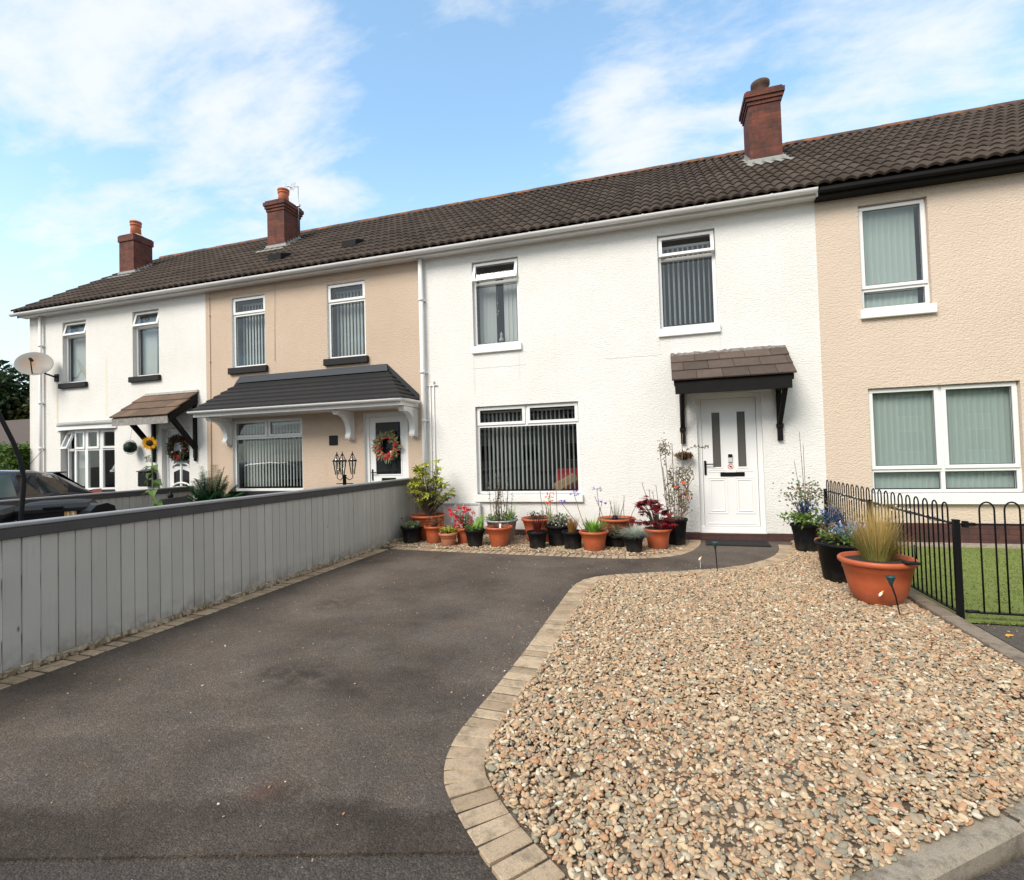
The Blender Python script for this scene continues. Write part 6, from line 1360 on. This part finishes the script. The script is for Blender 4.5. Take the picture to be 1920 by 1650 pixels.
for x, y in ((-8.58, -1.78), (-8.58, -1.28), (-8.14, -1.78), (-8.14, -1.28)): b = MB(); b.box(x-.02, x+.02, y-.02, y+.02, 0, .40); b.build('leg', M_['black_metal'], t)
b = MB(); b.lathe([(.03, 0), (.008, .02), (.008, .80), (.045, .81), (.05, .86), (.02, .90), (.001, .97)], (-8.75, -1.42, 0), 10); single(b.build('solar_lantern', M_['black_metal']), 'small black pointed solar lantern behind the garden chair', 'garden light')

# car ------------------------------------------------------------------------
def car():
    t = thing('parked_car', 'dark grey hatchback parked beyond the grey fence', 'car', (-11.3, -3.5, 0)); CX = -11.28
    # stations along Y from the rear bumper (toward the house) to the nose: (y, z_belt, z_roof, half belt, half roof)
    st = [(-1.42, .70, .70, .60, .50), (-1.46, .90, .92, .76, .62), (-1.60, .95, 1.02, .82, .66), (-1.85, .97, 1.20, .85, .62), (-2.1, .965, 1.345, .865, .60), (-2.4, .955, 1.395, .87, .61), (-3.0, .94, 1.42, .875, .62), (-3.6, .93, 1.415, .875, .62), (-4.1, .92, 1.32, .87, .60), (-4.5, .92, 1.10, .86, .64), (-4.75, .91, .96, .85, .70), (-5.2, .84, .88, .83, .70), (-5.45, .70, .76, .74, .62), (-5.52, .55, .56, .62, .5)]
    b = MB(); b.smooth = True; n = 0; secs = []
    for (y, zb, zr, hb, hr) in st:
        zl = .22; pts = [(hb*.93, zl), (hb*.99, .38), (hb, .60), (hb*.995, zb-.06), (hb*.965, zb), (hr+(hb-hr)*.12, zr-.05), (hr*.90, zr-.012), (hr*.5, zr+.012), (0, zr+.018)]
        full = [(x, z) for x, z in pts]+[(-x, z) for x, z in pts[-2::-1]]; secs.append([(CX+x, y, z) for x, z in full])
    n = len(secs[0]); o = len(b.v)
    for s_ in secs: b.v.extend(s_)
    for i in range(len(secs)-1):
        for j in range(n-1): b.face((o+i*n+j, o+(i+1)*n+j, o+(i+1)*n+j+1, o+i*n+j+1))
    b.smooth = False; b.face([o+j for j in range(n)]); b.face([o+(len(secs)-1)*n+j for j in range(n)][::-1]); body = b.build('body', M_['car'], t)
    def side_pt(y, f, out=.006):
        ys = [s_[0] for s_ in st][::-1]; g_ = lambda k: np.interp(y, ys, [s_[k] for s_ in st][::-1]); zb, zr, hb, hr = g_(1), g_(2), g_(3), g_(4)
        a = Vector((hb*.965, zb)); c = Vector((hr+(hb-hr)*.12, zr-.05)); p = a.lerp(c, f); return p
    for nm, ys in (('rear_quarter_window', [(-1.98, .14, .52), (-2.15, .10, .80), (-2.45, .07, .90), (-2.72, .05, .92)]), ('side_window', [(-2.80, .05, .93), (-3.3, .05, .93), (-3.55, .05, .93)]), ('side_window', [(-3.63, .05, .93), (-4.0, .05, .90), (-4.35, .05, .6), (-4.5, .05, .2)])):
        for sg in (1, -1):
            b = MB(); v = []
            for (y, f0, f1) in ys:
                p, q = side_pt(y, f0), side_pt(y, f1); v += [(CX+sg*(p.x+.006), y, p.y), (CX+sg*(q.x+.008), y, q.y)]
            b.add(v, [(2*i, 2*i+1, 2*i+3, 2*i+2) for i in range(len(ys)-1)]); b.build(nm, M_['dark_glass'] if nm != 'side_window' else M_['car_window'], t)
    b = MB(); b.add([(CX-.60, -1.60, 1.00), (CX+.60, -1.60, 1.00), (CX+.55, -2.04, 1.335), (CX-.55, -2.04, 1.335)], [(0, 1, 2, 3)]); b.v = [(x, y+.02, z+.02) for x, y, z in b.v]; b.build('rear_window', M_['dark_glass'], t)
    b = MB(); b.box(CX-.55, CX+.55, -2.06, -1.86, 1.325, 1.355, bev=.01); b.build('spoiler', M_['car'], t)
    for sg in (1, -1):
        b = MB(); b.add([(CX+sg*.84, -1.66, 1.0), (CX+sg*.855, -1.66, .84), (CX+sg*.80, -1.44, .82), (CX+sg*.78, -1.45, 1.0), (CX+sg*.62, -1.40, .96), (CX+sg*.62, -1.42, .82)], [(0, 1, 2, 3), (3, 2, 5, 4)]); b.v = [(x+sg*.012, y+.02, z) for x, y, z in b.v]; b.build('tail_light', M_['red_lens'], t)
    for (y) in (-2.15, -4.72):
        for sg in (1, -1):
            b = MB(); T = Matrix.Translation((CX+sg*.80, y, .31)) @ Matrix.Rotation(PI/2, 4, 'Y'); pr = [(.20, -.10), (.29, -.10), (.31, -.07), (.31, .07), (.29, .10), (.20, .10)]
            b.lathe(pr, (0, 0, 0), 28, cap_b=False); b.v = [tuple(T @ Vector(p)) for p in b.v]; wl = b.build('wheel', M_['tyre'], t)
            b = MB(); b.lathe([(.205, .06), (.205, .085), (.18, .07), (.03, .05), (.001, .06)], (0, 0, 0), 20, cap_b=False); b.v = [tuple(T @ Vector((p[0], p[1], sg*p[2]))) for p in b.v]; b.build('rim', M_['alloy'], wl)
    b = MB(); b.tube([(CX+.35, -2.42, 1.40), (CX+.35, -2.15, 1.74)], [.006, .003], 6); b.lathe([(.03, 0), (.02, .02), (.001, .03)], (CX+.35, -2.42, 1.40), 10); b.build('aerial', M_['black_gloss'], t)
    for sg in (1, -1): b = MB(); b.box(CX+sg*.88, CX+sg*1.0, -4.3, -4.2, .93, 1.05, bev=.02); b.build('wing_mirror', M_['car'], t)
M_['car_window'] = simple('car_side_glass', (.10, .15, .15), .08, .1, coat=1)
car()

# ------------------------------------------------------------------ far left background
def cloud_of_leaves(t, blobs, n, size, mat, name, seed, flat=.5):
    rs = np.random.RandomState(seed); b = MB(); R = random.Random(seed); W_ = [r[3]**2 for r in blobs]; tot = sum(W_)
    for (cx, cy, cz, r), w_ in zip(blobs, W_):
        for i in range(int(n*w_/tot)):
            d = Vector(rs.normal(size=3)); d.normalize(); q = r*(R.random()**.35); p = Vector((cx, cy, cz))+Vector((d.x*q, d.y*q, d.z*q*.85))
            dd = d+Vector((R.gauss(0, .6), R.gauss(0, .6), R.gauss(-.2, .6))); b.leaf(p, dd, Vector((R.gauss(0, .5), R.gauss(0, .5), 1)), size*R.uniform(.6, 1.3), size*.6, .1, .2)
    return b.build(name, mat, t)
def tree(label, x, y, h, r, seed, mat, n, size=.42):
    t = thing('broadleaf_tree', label, 'tree', (x, y, -.1)); R = random.Random(seed); b = MB(); b.tube([(x, y, -.14), (x+.1, y, h*.3), (x-.1, y, h*.6), (x, y, h*.85)], [.35, .28, .18, .05], 10); blobs = []
    for i in range(15):
        a = R.random()*6.283; q = r*.72*math.sqrt(R.random()); zc = h*R.uniform(.38, .84)*(1-.18*(q/r)**2); br = r*R.uniform(.26, .44); blobs.append((x+q*math.cos(a), y+q*math.sin(a), zc, br)); b.tube([(x, y, h*.25), (x+q*.5*math.cos(a), y+q*.5*math.sin(a), zc*.75), (x+q*math.cos(a), y+q*math.sin(a), zc)], [.12, .07, .03], 6, False)
    b.build('trunk', M_['bark'], t); cloud_of_leaves(t, blobs, n, size, mat, 'crown', seed)
tree('dark green tree rising behind the low houses at the left edge', -44.5, 15.5, 9.4, 5.2, 70, L['dark'], 9000)
tree('olive green tree behind the satellite dish', -38.5, 17.5, 7.6, 4.6, 71, leafm('olive_tree_leaf', (.06, .07, .018), .6), 7000)
t = thing('bungalow', 'low brown roofed building far left beyond the hedge', 'house', (-33, 9, -.1))
b = MB(); b.box(-42, -27, 8.5, 14, -.14, 2.5); b.build('wall', M_['cream_render'], t); b = MB(); b.prism([(8.1, 2.42), (8.1, 2.55), (11.25, 4.2), (14.4, 2.55), (14.4, 2.42), (11.25, 3.9)], 'x', -42.3, -26.8); rf = b.build('roof', M_['dark_brown_tile'], t)
b = MB(); b.box(-42.3, -26.8, 8.02, 8.1, 2.36, 2.5); b.build('gutter', M_['pale_grey'], t)
for x in (-40, -36, -32, -29): b = MB(); b.box(x, x+1.2, 8.46, 8.5, 1.0, 2.1); w = b.build('window', M_['dark_glass'], t); b = MB(); frame_ring(b, x-.05, x+1.25, .95, 2.15, .07, 8.42, 8.47); b.build('frame', M_['upvc'], w)
b = MB(); R = random.Random(72)
t = thing('hedge', 'trimmed bright green hedge left of the end house', 'hedge', (-17.5, .4, 0))
for i in range(15000):
    f = R.random()
    if f < .55: p = V(R.uniform(-21, -15.12), -.32+abs(R.gauss(0, .06)), R.uniform(0, 1.95))
    elif f < .8: p = V(R.uniform(-21, -15.12), R.uniform(-.3, 1.0), 1.95+R.gauss(0, .05))
    else: p = V(-15.14+R.gauss(0, .06), R.uniform(-.3, .1), R.uniform(0, 1.95))
    b.leaf(p, V(R.gauss(0, 1), R.gauss(-.4, 1), R.gauss(.3, .7)), V(R.gauss(0, .4), -.3, 1), R.uniform(.05, .11), .05)
b.build('foliage', L['hedge'], t)
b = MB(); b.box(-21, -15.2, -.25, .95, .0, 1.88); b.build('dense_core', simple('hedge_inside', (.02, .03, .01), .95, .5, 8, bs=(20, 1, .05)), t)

# the row across the road, seen only mirrored in the window panes
t = thing('terraced_house', 'beige terrace across the road, mirrored in the lower windows', 'house', (0, -34, -.14))
b = MB(); b.box(-34, 30, -42, -34, -.14, 5.1); b.build('wall', M_['beige_render'], t)
b = MB(); b.prism([(-33.6, 5.0), (-33.6, 5.15), (-38, 7.9), (-42.4, 5.15), (-42.4, 5.0)], 'x', -34.3, 30.3); b.build('roof', M_['dark_brown_tile'], t)
for x in range(-32, 29, 4):
    for z in (.8, 3.3): b = MB(); b.box(x, x+1.5, -33.99, -33.95, z, z+1.4); w = b.build('window', M_['dark_glass'], t); b = MB(); frame_ring(b, x-.08, x+1.58, z-.08, z+1.48, .09, -33.97, -33.9); b.build('frame', M_['upvc'], w)
